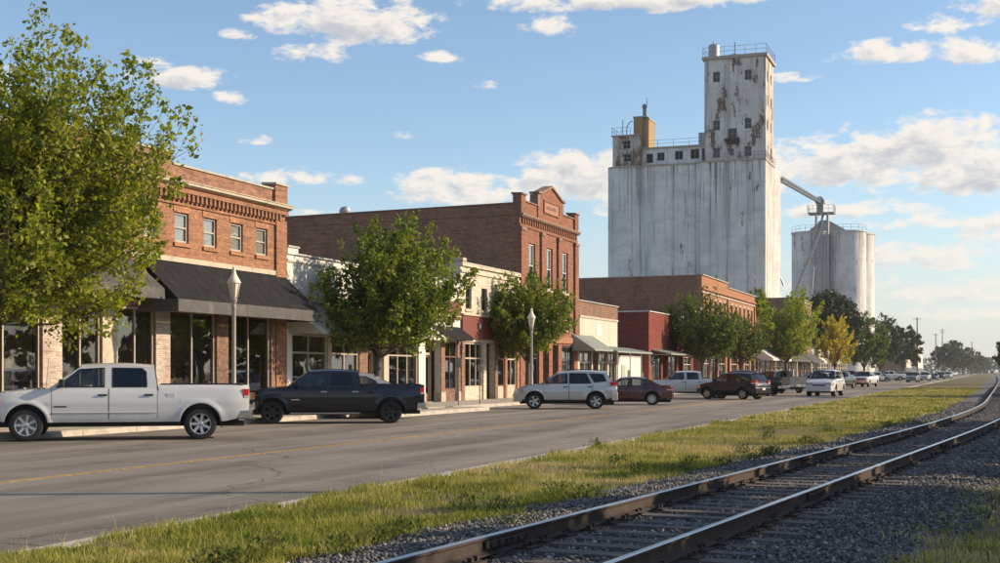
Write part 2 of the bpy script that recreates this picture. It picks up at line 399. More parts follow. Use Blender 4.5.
# transverse concrete joints under the overlay and wandering cracks
vo = t.new('ShaderNodeTexVoronoi', feature='DISTANCE_TO_EDGE'); vo.inputs['Scale'].default_value = .16
wob = t.new('ShaderNodeVectorMath', operation='ADD'); t.l.new(oc, wob.inputs[0])
nz = t.new('ShaderNodeTexNoise'); nz.inputs['Scale'].default_value = .9; nz.inputs['Detail'].default_value = 4; t.l.new(oc, nz.inputs['Vector']); t.l.new(nz.outputs['Color'], wob.inputs[1])
t.l.new(wob.outputs[0], vo.inputs['Vector'])
c = t.mix(t.smooth(vo.outputs['Distance'], .0, .006, .7, 0), c, (.045, .04, .037))
fr = t.math('ABSOLUTE', t.math('SUBTRACT', t.math('FRACT', t.math('MULTIPLY', t.math('ADD', Y, t.math('MULTIPLY', n2, .35)), 1/7.6)), .5))
c = t.mix(t.smooth(fr, .0, .006, .6, 0), c, (.05, .045, .04))
t.l.new(c, b.inputs['Base Color']); b.inputs['Roughness'].default_value = .85; spec(b, .3)
bn = t.new('ShaderNodeBump'); bn.inputs['Strength'].default_value = .5; bn.inputs['Distance'].default_value = .006
t.l.new(t.noise(oc, 90.0, 3, .6), bn.inputs['Height']); t.l.new(bn.outputs[0], b.inputs['Normal'])

def worn_paint(name, col, keep):
    m, t, b, out = new_mat(name)
    oc = t.new('ShaderNodeTexCoord').outputs['Object']
    n = t.noise(oc, 7.0, 6, .7); n2 = t.noise(oc, .5, 3, .5)
    a = t.math('MULTIPLY', t.smooth(n, .36, .60), t.smooth(n2, keep[0], keep[1], .15, .95))
    t.l.new(a, b.inputs['Alpha']); b.inputs['Base Color'].default_value = (*col, 1); b.inputs['Roughness'].default_value = .75
worn_paint('paint_yellow', (.56, .33, .06), (.18, .42))
worn_paint('paint_white', (.40, .375, .335), (.50, .72))

m, t, b, out = new_mat('terrain')
oc = t.new('ShaderNodeTexCoord').outputs['Object']
n = t.noise(oc, .12, 6, .6); n2 = t.noise(oc, 2.5, 5, .65)
c = t.mix(t.smooth(n, .4, .62), (.17, .13, .075), (.10, .105, .035)); c = t.mix(t.smooth(n2, .35, .7, 0, .6), c, (.20, .155, .085))
t.l.new(c, b.inputs['Base Color']); b.inputs['Roughness'].default_value = .95; spec(b, .15)

m, t, b, out = new_mat('ballast_bed')
oc = t.new('ShaderNodeTexCoord').outputs['Object']
vo = t.new('ShaderNodeTexVoronoi'); vo.inputs['Scale'].default_value = 19; t.l.new(oc, vo.inputs['Vector'])
n = t.noise(oc, .7, 5, .6)
c = t.mix(t.sep(vo.outputs['Color'])[0], (.075, .072, .07), (.24, .225, .21)); c = t.mix(t.smooth(n, .4, .7, 0, .6), c, (.10, .085, .07))
t.l.new(c, b.inputs['Base Color']); b.inputs['Roughness'].default_value = .95
bn = t.new('ShaderNodeBump'); bn.inputs['Distance'].default_value = .03; bn.inputs['Strength'].default_value = .9; t.l.new(vo.outputs['Distance'], bn.inputs['Height']); bn.invert = True
t.l.new(bn.outputs[0], b.inputs['Normal'])

m, t, b, out = new_mat('stone_chip')
r = t.new('ShaderNodeNewGeometry').outputs['Random Per Island']
rp = t.new('ShaderNodeValToRGB'); t.l.new(r, rp.inputs[0]); e = rp.color_ramp.elements
e[0].color = (.06, .059, .06, 1); e[1].color = (.42, .39, .35, 1); k = e.new(.55); k.color = (.14, .135, .132, 1); k = e.new(.88); k.color = (.23, .21, .185, 1)
t.l.new(rp.outputs[0], b.inputs['Base Color']); b.inputs['Roughness'].default_value = .85; spec(b, .3)

m, t, b, out = new_mat('sleeper_wood')
oc = t.new('ShaderNodeTexCoord').outputs['Object']; oi = t.new('ShaderNodeObjectInfo').outputs['Random']
n = t.noise(t.scalev(oc, (1.5, 30, 30)), 1.0, 5, .7)
c = t.mix(n, (.045, .038, .034), (.20, .175, .155)); c = t.mix(t.math('MULTIPLY', oi, .5), c, (.09, .07, .055))
t.l.new(c, b.inputs['Base Color']); b.inputs['Roughness'].default_value = .9
bn = t.new('ShaderNodeBump'); bn.inputs['Distance'].default_value = .012; t.l.new(n, bn.inputs['Height']); t.l.new(bn.outputs[0], b.inputs['Normal'])

m, t, b, out = new_mat('grass_blade')
at = t.new('ShaderNodeAttribute'); at.attribute_name = 'tone'
t.l.new(at.outputs['Color'], b.inputs['Base Color']); b.inputs['Roughness'].default_value = .6; spec(b, .2)
tl = t.new('ShaderNodeBsdfTranslucent'); t.l.new(at.outputs['Color'], tl.inputs[0])
mx = t.new('ShaderNodeMixShader'); mx.inputs[0].default_value = .35; t.l.new(b.outputs[0], mx.inputs[1]); t.l.new(tl.outputs[0], mx.inputs[2]); t.l.new(mx.outputs[0], out.inputs[0])

# silo concrete: flaking whitewash over brown concrete, rust and tar streaks
def silo_mat(name, base, flake, streak_amt, flake_lo, flake_hi, joints=True, seam=.0):
    m, t, b, out = new_mat(name)
    oc = t.new('ShaderNodeTexCoord').outputs['Object']; X, Y, Z = t.sep(oc)
    st = t.noise(t.combine(t.math('MULTIPLY', X, .9), t.math('MULTIPLY', Y, .9), t.math('MULTIPLY', Z, .035)), 1.0, 6, .65)
    st2 = t.noise(t.combine(t.math('MULTIPLY', X, 2.6), t.math('MULTIPLY', Y, 2.6), t.math('MULTIPLY', Z, .09)), 1.0, 5, .6)
    bl = t.noise(oc, .16, 5, .6)
    c = t.mix(t.smooth(bl, .35, .68), base, tuple(x*.80 for x in base))
    c = t.mix(t.smooth(st, .49, .70, 0, streak_amt*.65), c, (.30, .27, .24))
    c = t.mix(t.smooth(st2, .60, .72, 0, streak_amt*.75), c, (.22, .15, .10))
    hb = t.noise(t.combine(t.math('MULTIPLY', X, .35), t.math('MULTIPLY', Y, .35), t.math('MULTIPLY', Z, .55)), 1.0, 6, .7)
    c = t.mix(t.smooth(hb, .46, .66, 0, .38), c, (.42, .42, .43))
    if seam:
        gx = t.sep(t.new('ShaderNodeTexCoord').outputs['Generated'])[0]
        ed = t.math('ADD', t.math('ABSOLUTE', t.math('SUBTRACT', gx, .5)), t.math('MULTIPLY', t.math('SUBTRACT', st2, .5), .30))
        c = t.mix(t.smooth(ed, .46, .54, 0, seam), c, (.13, .095, .07))  # run-off dirt at the edges, also standing in for shade between bins
    if seam:
        st3 = t.noise(t.combine(t.math('MULTIPLY', X, 1.9), t.math('MULTIPLY', Y, 1.9), t.math('MULTIPLY', Z, .03)), 1.0, 5, .7)
        run = t.math('ADD', st3, t.math('SUBTRACT', t.smooth(Z, 14.0, 36.5, -.16, .05), t.smooth(Z, 36.9, 37.6, 0, .10)))
        c = t.mix(t.smooth(run, .57, .67, 0, .85), c, (.17, .115, .08))
    if joints:
        lift = t.math('ABSOLUTE', t.math('SUBTRACT', t.math('FRACT', t.math('MULTIPLY', Z, 1/1.25)), .5))
        c = t.mix(t.smooth(lift, .0, .035, .22, 0), c, (.33, .30, .27))
    fl = t.noise(t.combine(t.math('MULTIPLY', X, 1.0), t.math('MULTIPLY', Y, 1.0), t.math('MULTIPLY', Z, .33)), .55, 9, .74)
    c = t.mix(t.smooth(fl, flake_lo, flake_hi, 0, .92), c, flake)
    t.l.new(c, b.inputs['Base Color']); b.inputs['Roughness'].default_value = .9; spec(b, .2)
    bn = t.new('ShaderNodeBump'); bn.inputs['Distance'].default_value = .03; t.l.new(fl, bn.inputs['Height']); t.l.new(bn.outputs[0], b.inputs['Normal'])
silo_mat('silo_wash', (.80, .78, .74), (.17, .11, .075), 1.0, .60, .66, seam=.65)
silo_mat('tower_wash', (.74, .71, .66), (.15, .085, .05), .8, .54, .58, seam=.8)
silo_mat('flaked_wash', (.60, .55, .47), (.17, .095, .055), .9, .46, .53)
silo_mat('bin_wash', (.74, .73, .71), (.14, .11, .09), .8, .57, .66, seam=.5)
plain('ochre_plaster', (.36, .24, .11), .85, var=.3, scale=.6, grime=(.12, .07, .045), gscale=.7, gamt=.9, streak=True)
plain('broken_sash', (.035, .038, .042), .35, var=.3)

# ------------------------------------------------------------------ ground, road, pavement
def sheet(name, xs, ys, zf, mats, kind='structure'):
    mb = MB(); nx, ny = len(xs), len(ys)
    mb.add([(x, y, zf(x, y)) for y in ys for x in xs], [(j*nx+i, j*nx+i+1, (j+1)*nx+i+1, (j+1)*nx+i) for j in range(ny-1) for i in range(nx-1)])
    o = mb.build(name, mats, smooth=True); tag(o, kind=kind); return o
ROAD_R, KERB, WALL = -8.6, -22.8, -26.8       # X of the road's near edge, the kerb and the shop fronts
g = MB(); g.add([(-4000, -400, -.06), (4000, -400, -.06), (4000, 6000, -.06), (-4000, 6000, -.06)], [(0, 1, 2, 3)])
tag(g.build('ground', 'terrain'), kind='structure')
g = MB(); g.box(KERB+.02, ROAD_R, -60, 1400, -.05, 0.0)
road = tag(g.build('road', 'asphalt'), kind='structure')
# painted lines lie on the road
g = MB()
for y0, y1 in ((-10, 1100),): g.box(-14.32, -14.18, y0, y1, .001, .004)
for y0, y1 in ((60, 1100),): g.box(-14.05, -13.93, y0, y1, .001, .004)
g.build('centre_line', 'paint_yellow', road)
g = MB(); g.box(-9.75, -9.63, -10, 1100, .001, .004); g.build('edge_line', 'paint_white', road)
hd = Vector((math.cos(R(214)), math.sin(R(214)), 0))
for i in range(34):
    y = 24.5+i*3.25; a = Vector((KERB+.3, y, .0)); e = a-hd*5.4
    if 47 < y < 58: continue
    g = MB(); n_ = Vector((-hd.y, hd.x, 0))*.05
    g.add([(*(a-n_).xy, .004), (*(a+n_).xy, .004), (*(e+n_).xy, .004), (*(e-n_).xy, .004)], [(0, 1, 2, 3)])
    g.build('parking_line', 'paint_white', road)
g = MB(); g.box(ROAD_R, ROAD_R+.28, -60, 600, -.05, .018); tag(g.build('road_edging', 'concrete_kerb', bevel=.01), kind='structure')
# pavement: a base and slabs with open joints, kerb stones along it
walk = MB(); walk.box(WALL-40, KERB-.16, -60, 1000, -.05, .118); walk.box(-22.96, -20.95, 46.2, 55.8, -.05, .116)
walk = tag(walk.build('pavement', 'concrete_walk'), kind='structure')
slab = MB(); slab.box(-.62, .62, -.76, .76, 0, .04); slab = slab.mesh('slab', 'concrete_walk')
rs = random.Random(3)
for j in range(72):
    for i in range(3):
        o = link('slab', slab, walk, (KERB-.16-.66-i*1.28, 24.0+j*1.55, .110+rs.uniform(-.004, .005)))
for j in range(6):
    link('slab', slab, walk, (-21.75, 47.1+j*1.55, .108))
kmesh = MB(); kmesh.prism([(-.09, -.1), (.09, -.1), (.075, .15), (-.09, .155)], -1.19, 1.19, 'y'); kmesh = kmesh.mesh('kerb_stone', 'concrete_kerb')
kerb = bpy.data.objects.new('kerb', None); COL.objects.link(kerb); tag(kerb, kind='structure'); kerb.location = (KERB, 0, 0)
for j in range(70):
    y = 12.0+j*2.4
    if 46.0 < y < 56.0: continue
    link('kerb_stone', kmesh, kerb, (-.06, y, rs.uniform(-.006, .006)))
for j in range(4): link('kerb_stone', kmesh, kerb, (-20.90-KERB, 47.45+j*2.4-.05, rs.uniform(-.006, .006)))
for yy, sg in ((46.1, 1), (55.9, -1)):
    k = link('kerb_stone', kmesh, kerb, (-21.9-KERB, yy, 0)); k.rotation_euler = (0, 0, R(90*sg)); k.scale = (1, .86, 1)
g = MB(); g.box(KERB-.16, KERB+.03, 180, 1000, -.05, .148); g.build('far_kerb', 'concrete_kerb', kerb, loc=(-KERB, 0, 0))

# ------------------------------------------------------------------ railway track
TY = np.arange(-20, 900, .25)
sl = np.interp(TY, [-20, 30, 70, 300, 900], [.092, .092, .012, .004, .002])
TX = np.concatenate([[0], np.cumsum((sl[1:]+sl[:-1])/2*.25)]); TX = TX-np.interp(9.2, TY, TX)-3.40
def cx(y): return np.interp(y, TY, TX)
def csl(y): return np.interp(y, TY, sl)
ys = list(np.arange(-10, 120, 1.0))+list(np.arange(120, 600, 8.0))
prof = [(-3.3, -.055), (-2.75, .0), (-1.75, .105), (1.75, .105), (2.35, .03), (3.1, -.045)]
mb = MB()
for y in ys:
    for o_, z in prof: mb.v.append((float(cx(y))+o_+.25*mnoise.noise((y*.35, o_, 0))*(abs(o_) > 2), y, z))
k = len(prof)
for j in range(len(ys)-1):
    for i in range(k-1): mb.f.append((j*k+i, j*k+i+1, (j+1)*k+i+1, (j+1)*k+i)); mb.m.append(0)
tag(mb.build('ballast_bed', 'ballast_bed', smooth=True), kind='structure')
track = thing('railway_track', 'curving single railway track with rusty rails on dark wooden sleepers', 'railway', (0, 0, 0))
slm = [(lambda g: (g.box(-1.30, 1.30, -.115, .115, -.11, 0), g.mesh('sleeper', 'sleeper_wood'))[1])(MB())]
for w, l0, l1 in ((.10, -1.24, 1.31), (.12, -1.33, 1.22)):
    g = MB(); g.prism([(l0, -w), (l1, -w*1.03), (l1+.03, w*.9), (l0+.5, w*1.04), (l0-.02, w)], -.11, 0, 'z'); slm.append(g.mesh('sleeper', 'sleeper_wood'))
g = MB(); g.box(-.17, .17, -.10, .10, 0, .02); g.box(-.115, -.075, -.07, -.03, .02, .06); g.box(.075, .115, .03, .07, .02, .06); g.box(.075, .115, -.07, -.03, .02, .055)
plate = g.mesh('tie_plate', 'rust_iron')
rs = random.Random(5); y = 5.0; n = 0
while y < 150 and n < 290:
    o = link('sleeper', slm[n % 3], track, (float(cx(y))+rs.uniform(-.05, .05), y, .135+rs.uniform(-.012, .008)))
    o.rotation_euler = (0, 0, -math.atan(float(csl(y)))+rs.uniform(-.02, .02))
    if y < 62:
        for s_ in (-.7525, .7525):
            link('tie_plate', plate, o, (s_, rs.uniform(-.01, .01), 0))
    y += .52+rs.uniform(-.03, .03); n += 1
RP = [(-.07, 0), (.07, 0), (.07, .012), (.012, .030), (.010, .115), (.036, .128), (.036, .150), (-.036, .150), (-.036, .128), (-.010, .115), (-.012, .030), (-.07, .012)]
RS = [(-.034, .1505), (-.020, .1585), (.020, .1585), (.034, .1505)]
def sweep(name, side, prof, mat, closed, parent):
    mb = MB(); yy = list(np.arange(-6, 120, .5))+list(np.arange(120, 600, 4.0)); k = len(prof)
    for y in yy:
        a = math.atan(float(csl(y))); x0 = float(cx(y))
        for u, z in prof:
            o_ = side*.7525+u; mb.v.append((x0+o_*math.cos(a), y-o_*math.sin(a), .155+z))
    for j in range(len(yy)-1):
        for i in range(k if closed else k-1):
            q = (i+1) % k; mb.f.append((j*k+i, j*k+q, (j+1)*k+q, (j+1)*k+i)); mb.m.append(0)
    return mb.build(name, mat, parent, smooth=True, angle=25)
for s_ in (-1, 1):
    r_ = sweep('rail', s_, RP, 'rust_iron', True, track); sweep('running_surface', s_, RS, 'rail_top', False, r_)
    for jy in (11.0, 22.9, 34.8) if s_ < 0 else (16.5, 28.4, 40.3):          # fishplates over the rail joints
        g = MB(); a = math.atan(float(csl(jy)))
        for q in (-.03, .03): g.box(q-.012, q+.012, -.45, .45, .05, .115)
        for by in (-.36, -.2, -.06, .06, .2, .36): g.box(-.062, .062, by-.018, by+.018, .065, .10)
        o_ = s_*.7525; f_ = g.build('fishplate', 'rust_iron', track, loc=(float(cx(jy))+o_*math.cos(a), jy-o_*math.sin(a), .155)); f_.rotation_euler = (0, 0, -a)

# ballast stones, loose: nobody could count them
rng = np.random.default_rng(11)
def stones(n, y0, y1, smin, smax, pw=1.0):
    y = y0+(y1-y0)*rng.random(n)**pw
    o_ = rng.uniform(-2.95, 2.7, n)
    edge = (np.abs(o_) > 2.2) & (rng.random(n) < .55); y, o_ = y[~edge], o_[~edge]; n = len(y)
    z = np.interp(o_, [-3.3, -2.75, -1.75, 1.75, 2.35, 3.1], [-.04, .01, .11, .11, .04, -.03])
    near_rail = np.abs(np.abs(o_)-.7525) < .12
    size = rng.uniform(smin, smax, n); z = z+rng.uniform(-.01, .02, n)*1.0
    # fewer stones lie on top of the sleepers
    z = np.where(np.abs(o_) < 1.3, z-.004, z); size = np.where(near_rail, size*.5, size)
    base = np.array([(1, 0, 0), (-1, 0, 0), (0, 1, 0), (0, -1, 0), (0, 0, 1), (0, 0, -1)], float)
    B = base[None]*rng.uniform(.55, 1.15, (n, 6, 1))+rng.normal(0, .16, (n, 6, 3))
    B *= (size[:, None]*np.stack([np.ones(n), rng.uniform(.6, 1, n), rng.uniform(.45, .8, n)], 1))[:, None, :]*.5
    a = rng.uniform(0, 6.283, n); ca, sa = np.cos(a)[:, None], np.sin(a)[:, None]
    tl = rng.normal(0, .5, n); ct, st = np.cos(tl)[:, None], np.sin(tl)[:, None]
    x_, y_, z_ = B[..., 0], B[..., 1]*ct-B[..., 2]*st, B[..., 1]*st+B[..., 2]*ct
    x2, y2 = x_*ca-y_*sa, x_*sa+y_*ca
    V = np.stack([x2+(cx(y)+o_)[:, None], y2+y[:, None], z_+z[:, None]], -1).reshape(-1, 3)
    T = np.array([(0, 2, 4), (2, 1, 4), (1, 3, 4), (3, 0, 4), (2, 0, 5), (1, 2, 5), (3, 1, 5), (0, 3, 5)])
    F = (np.arange(n)[:, None, None]*6+T[None]).reshape(-1, 3)
    return V, F
V1, F1 = stones(70000, 7.5, 26, .03, .075); V2, F2 = stones(40000, 24, 75, .05, .11, 1.4)
o = link('ballast_stones', np_mesh('ballast_stones', np.r_[V1, V2], np.r_[F1, F2+len(V1)], 'stone_chip')); tag(o, 'loose dark grey crushed stone packed between and beside the sleepers', 'ballast', kind='stuff')

# ------------------------------------------------------------------ grass verges
def hump(x, y): return .035+.05*mnoise.noise((x*.5, y*.35, 2.0))+.03*mnoise.noise((x*1.7, y*1.3, 5.0))
mb = MB(); ys = list(np.arange(-10, 80, .8))+list(np.arange(80, 420, 8.0)); K = 9
for y in ys:
    xl, xr = ROAD_R+.26, float(cx(y))-2.75
    for i in range(K):
        u = i/(K-1); x = xl+(xr-xl)*u; mb.v.append((x, y, -.02 if i in (0, K-1) else hump(x, y)))
for j in range(len(ys)-1):
    for i in range(K-1): mb.f.append((j*K+i, j*K+i+1, (j+1)*K+i+1, (j+1)*K+i)); mb.m.append(0)
tag(mb.build('verge', 'terrain', smooth=True), kind='structure')
mb = MB(); K = 12
for y in ys:
    xl, xr = float(cx(y))+2.45, float(cx(y))+9
    for i in range(K):
        u = i/(K-1); x = xl+(xr-xl)*u; mb.v.append((x, y, -.02 if i == 0 else hump(x, y)-.01))
for j in range(len(ys)-1):
    for i in range(K-1): mb.f.append((j*K+i, j*K+i+1, (j+1)*K+i+1, (j+1)*K+i)); mb.m.append(0)
tag(mb.build('far_verge', 'terrain', smooth=True), kind='structure')

def vnoise(x, y, s, seed):
    """value noise on arrays"""
    r_ = np.random.default_rng(seed).random((256, 256)); xs, ys_ = x/s+1000, y/s+1000
    xi, yi = np.floor(xs).astype(int), np.floor(ys_).astype(int); fx, fy = xs-xi, ys_-yi; fx, fy = fx*fx*(3-2*fx), fy*fy*(3-2*fy)
    g = lambda a, b: r_[a % 256, b % 256]
    return (g(xi, yi)*(1-fx)+g(xi+1, yi)*fx)*(1-fy)+(g(xi, yi+1)*(1-fx)+g(xi+1, yi+1)*fx)*fy
def grass(name, label, x, y, hscale, wmin, wmax, dry):
    n = len(x)
    nb, ns = vnoise(x, y, 1.3, 1), vnoise(x, y, .33, 2); dz = .5*vnoise(x, y, 2.4, 7)+.5*vnoise(x, y, .6, 8)
    keep = rng.random(n) < np.clip(-.05+2.6*ns*nb+.25*dz, .03, 1); x, y, nb, ns, dz = x[keep], y[keep], nb[keep], ns[keep], dz[keep]; n = len(x)
    h = hscale*(.025+.17*nb**2*ns+.035*rng.random(n))*rng.uniform(.6, 1.25, n)
    dryness = np.clip(dry+1.9*(dz-.5)+rng.normal(0, .25, n), 0, 1)
    stalk = rng.random(n) < .02*(dryness > .3); h = np.where(stalk, h*2.1+.05, h)
    w = rng.uniform(wmin, wmax, n)*np.where(stalk, .5, 1)
    a = rng.uniform(0, 6.283, n); ln = rng.uniform(.1, .75, n)*h; b_ = rng.uniform(0, 6.283, n)
    z = np.full(n, .0)
    P0 = np.stack([x-np.cos(a)*w/2, y-np.sin(a)*w/2, z], 1); P1 = np.stack([x+np.cos(a)*w/2, y+np.sin(a)*w/2, z], 1)
    M0 = np.stack([x-np.cos(a)*w*.4+np.cos(b_)*ln*.35, y-np.sin(a)*w*.4+np.sin(b_)*ln*.35, z+h*.62+.02], 1)
    M1 = M0+np.stack([np.cos(a)*w*.8, np.sin(a)*w*.8, 0*a], 1)
    T = np.stack([x+np.cos(b_)*ln, y+np.sin(b_)*ln, h+.02], 1)
    V = np.stack([P0, P1, M1, M0, T], 1).reshape(-1, 3); V[:, 2] += .015
    i = np.arange(n)*5
    F = np.r_[np.stack([i, i+1, i+2], 1), np.stack([i, i+2, i+3], 1), np.stack([i+3, i+2, i+4], 1)]
    green, olive, straw = np.array([.15, .19, .028]), np.array([.38, .36, .06]), np.array([.54, .44, .20])
    d = dryness[:, None]; C = np.where(d < .5, green+(olive-green)*d*2, olive+(straw-olive)*(d-.5)*2)*rng.uniform(.7, 1.25, (n, 1))
    o = link(name, np_mesh(name, V, F, 'grass_blade', cols=np.repeat(C, 5, 0))); tag(o, label, 'grass', kind='stuff'); return o
def strip(n, y0, y1, side, pw=1.5):
    y = y0+(y1-y0)*rng.random(n)**pw
    wob = .35*(vnoise(y*0+3, y, .8, 4)-.4)
    if side < 0: xl, xr = ROAD_R+.34-wob*.9, cx(y)-2.35+wob*1.8
    else: xl, xr = cx(y)+2.2-wob*2.6, cx(y)+7.5
    return xl+(xr-xl)*rng.random(n), y
x1, y1 = strip(150000, 7, 44, -1); x2, y2 = strip(90000, 42, 150, -1)
grass('verge_grass', 'unmown green and straw grass growing between the road and the track', x1, y1, 1.0, .005, .012, .55)
grass('verge_grass', 'short yellowed grass on the verge farther along the track', x2, y2, .9, .03, .06, .56)
x1, y1 = strip(60000, 9, 50, 1)
grass('trackside_grass', 'dull grass patch beside the ballast on the side away from the road', x1, y1, .75, .008, .016, .5)
x1 = cx(y1 := rng.uniform(8, 30, 2500))+rng.choice([-2.5, 2.2], 2500)+rng.normal(0, .3, 2500)
grass('ballast_weeds', 'sparse weeds coming up through the edge of the ballast', x1, y1, .8, .008, .016, .3)

# darker bushy weeds standing up in the verge
wc = [(float(ROAD_R+.5+rng.random()*(cx(y_)-2.5-ROAD_R-.5)) if rng.random() < .22 else float(cx(y_)-2.35+rng.normal(0, .25)), y_) for y_ in (9+36*rng.random(34)**1.4)]
x1 = np.concatenate([a+rng.normal(0, .10, 170) for a, b_ in wc]); y1 = np.concatenate([b_+rng.normal(0, .10, 170) for a, b_ in wc])
n = len(x1); a_ = rng.uniform(0, 6.283, n); h_ = rng.uniform(.05, .26, n); r_ = rng.uniform(.02, .13, n)
base = np.stack([x1, y1, h_*.35], 1); out_ = np.stack([np.cos(a_), np.sin(a_), rng.uniform(.2, 1.4, n)], 1); out_ /= np.linalg.norm(out_, axis=1)[:, None]; sd_w = np.stack([-np.sin(a_), np.cos(a_), 0*a_], 1); L_ = rng.uniform(.04, .11, n)[:, None]; w_ = rng.uniform(.006, .018, n)[:, None]
base[:, 2] = rng.random(n)*.20+.02
V = np.stack([base, base+out_*L_*.5+sd_w*w_, base+out_*L_, base+out_*L_*.5-sd_w*w_], 1).reshape(-1, 3)
C = (np.array([.07, .105, .022])+rng.random((n, 1))*np.array([.10, .08, .02]))
tag(link('verge_weeds', np_mesh('verge_weeds', V, np.arange(n*4).reshape(-1, 4), 'grass_blade', cols=np.repeat(C, 4, 0))), 'dark bushy weeds standing in the grass along the ballast', 'weeds', kind='stuff')
# ------------------------------------------------------------------ the shops
def openwall(mb, y0, y1, z0, z1, holes, x1=0.0, x0=-.32):
    """wall in the local YZ plane with rectangular holes (ya, yb, za, zb), outer face at x1"""
    Ys = sorted({y0, y1, *[h[0] for h in holes], *[h[1] for h in holes]}); Zs = sorted({z0, z1, *[h[2] for h in holes], *[h[3] for h in holes]})
    ny, nz = len(Ys)-1, len(Zs)-1
    def solid(i, k):
        if not (0 <= i < ny and 0 <= k < nz): return False
        ym, zm = (Ys[i]+Ys[i+1])/2, (Zs[k]+Zs[k+1])/2
        return not any(h[0] < ym < h[1] and h[2] < zm < h[3] for h in holes)
    for i in range(ny):
        for k in range(nz):
            if not solid(i, k): continue
            a, b_, c_, d = Ys[i], Ys[i+1], Zs[k], Zs[k+1]
            mb.add([(x1, a, c_), (x1, b_, c_), (x1, b_, d), (x1, a, d)], [(0, 1, 2, 3)]); mb.add([(x0, a, c_), (x0, b_, c_), (x0, b_, d), (x0, a, d)], [(3, 2, 1, 0)])
            if not solid(i-1, k): mb.add([(x0, a, c_), (x1, a, c_), (x1, a, d), (x0, a, d)], [(0, 1, 2, 3)])
            if not solid(i+1, k): mb.add([(x0, b_, c_), (x1, b_, c_), (x1, b_, d), (x0, b_, d)], [(3, 2, 1, 0)])
            if not solid(i, k-1): mb.add([(x0, a, c_), (x1, a, c_), (x1, b_, c_), (x0, b_, c_)], [(3, 2, 1, 0)])
            if not solid(i, k+1): mb.add([(x0, a, d), (x1, a, d), (x1, b_, d), (x0, b_, d)], [(0, 1, 2, 3)])
    return mb
def frame_rect(mb, y0, y1, z0, z1, w, x0, x1):
    mb.box(x0, x1, y0, y0+w, z0, z1); mb.box(x0, x1, y1-w, y1, z0, z1); mb.box(x0, x1, y0+w, y1-w, z0, z0+w); mb.box(x0, x1, y0+w, y1-w, z1-w, z1)
def sash_window(root, y0, y1, z0, z1, frame='trim_white', lintel=None, sill='trim_stone', blind='blind', recess=.14, fw=.07, drop=1.0):
    f = MB(); frame_rect(f, y0+.003, y1-.003, z0+.003, z1-.003, fw, -recess-.07, -recess); zm = (z0+z1)/2
    f.box(-recess-.06, -recess-.012, y0+fw, y1-fw, zm-.03, zm+.03)
    w = f.build('window', frame, root, bevel=.006)
    for a, b_, xo in ((z0+fw, zm-.03, -.05), (zm+.03, z1-fw, -.03)):
        g = MB(); g.box(-recess+xo-.006, -recess+xo, y0+fw-.01, y1-fw+.01, a-.01, b_+.01); g.build('pane', 'window_glass', w)
    if blind:
        g = MB(); g.box(-recess-.085, -recess-.075, y0+.04, y1-.04, z1-(z1-z0)*drop, z1-.02); g.build('blind', blind, w)
    if sill:
        g = MB(); g.prism([(-.1, z0-.16), (.075, z0-.16), (.075, z0-.03), (-.1, z0)], y0-.1, y1+.1, 'y'); g.build('sill', sill, w, bevel=.008)
    if lintel:
        g = MB(); g.box(-.08, .03, y0-.1, y1+.1, z1+.005, z1+.22); g.build('lintel', lintel, w)
    return w
def shop_bay(root, y0, y1, zt, cols, bulk=.55, transom=None, frame='trim_dark', bulkmat='trim_brown', gl='shop_glass', x=-.10, fw=.07, z0=0.0):
    """a display window: bulkhead, frame with mullions, panes, transom lights"""
    f = MB(); frame_rect(f, y0, y1, z0+bulk, zt, fw, x-.05, x+.05)
    ys = [y0+fw+(y1-y0-2*fw)*i/cols for i in range(cols+1)]
    for yy in ys[1:-1]: f.box(x-.045, x+.045, yy-fw/2, yy+fw/2, z0+bulk+fw, zt-fw)
    if transom: f.box(x-.043, x+.052, y0+fw, y1-fw, transom-.04, transom+.04)
    w = f.build('display_window', frame, root, bevel=.005)
    bands = [(z0+bulk+fw, (transom-.04) if transom else zt-fw)]+([(transom+.04, zt-fw)] if transom else [])
    for i in range(cols):
        a = ys[i]+(fw/2 if i else 0); b_ = ys[i+1]-(fw/2 if i < cols-1 else 0)
        for za, zb in bands:
            g = MB(); g.box(x-.006, x+.002, a-.012, b_+.012, za-.012, zb+.012); g.build('pane', gl, w)
    if bulk > .05:
        g = MB(); g.box(x-.12, x+.04, y0, y1, z0, z0+bulk-.003); g.box(x+.04, x+.055, y0+.12, y1-.12, z0+.1, z0+bulk-.1); g.build('bulkhead', bulkmat, w, bevel=.006)
    return w
def shop_door(root, y0, y1, zt, frame='trim_dark', x=-.45, gl='shop_glass'):
    f = MB(); w = .10; frame_rect(f, y0, y1, .02, zt, w, x-.045, x); f.box(x-.04, x-.005, y0+w, y1-w, .02+w, .42)
    d = f.build('door', frame, root, bevel=.005)
    g = MB(); g.box(x-.025, x-.019, y0+w-.01, y1-w+.01, .42, zt-w+.01); g.build('pane', gl, d)
    g = MB(); g.tube([(x, y0+.14, 1.0), (x+.05, y0+.14, 1.02), (x+.05, y0+.14, 1.3), (x, y0+.14, 1.32)], .012, 6); g.build('handle', 'chrome', d)
    return d
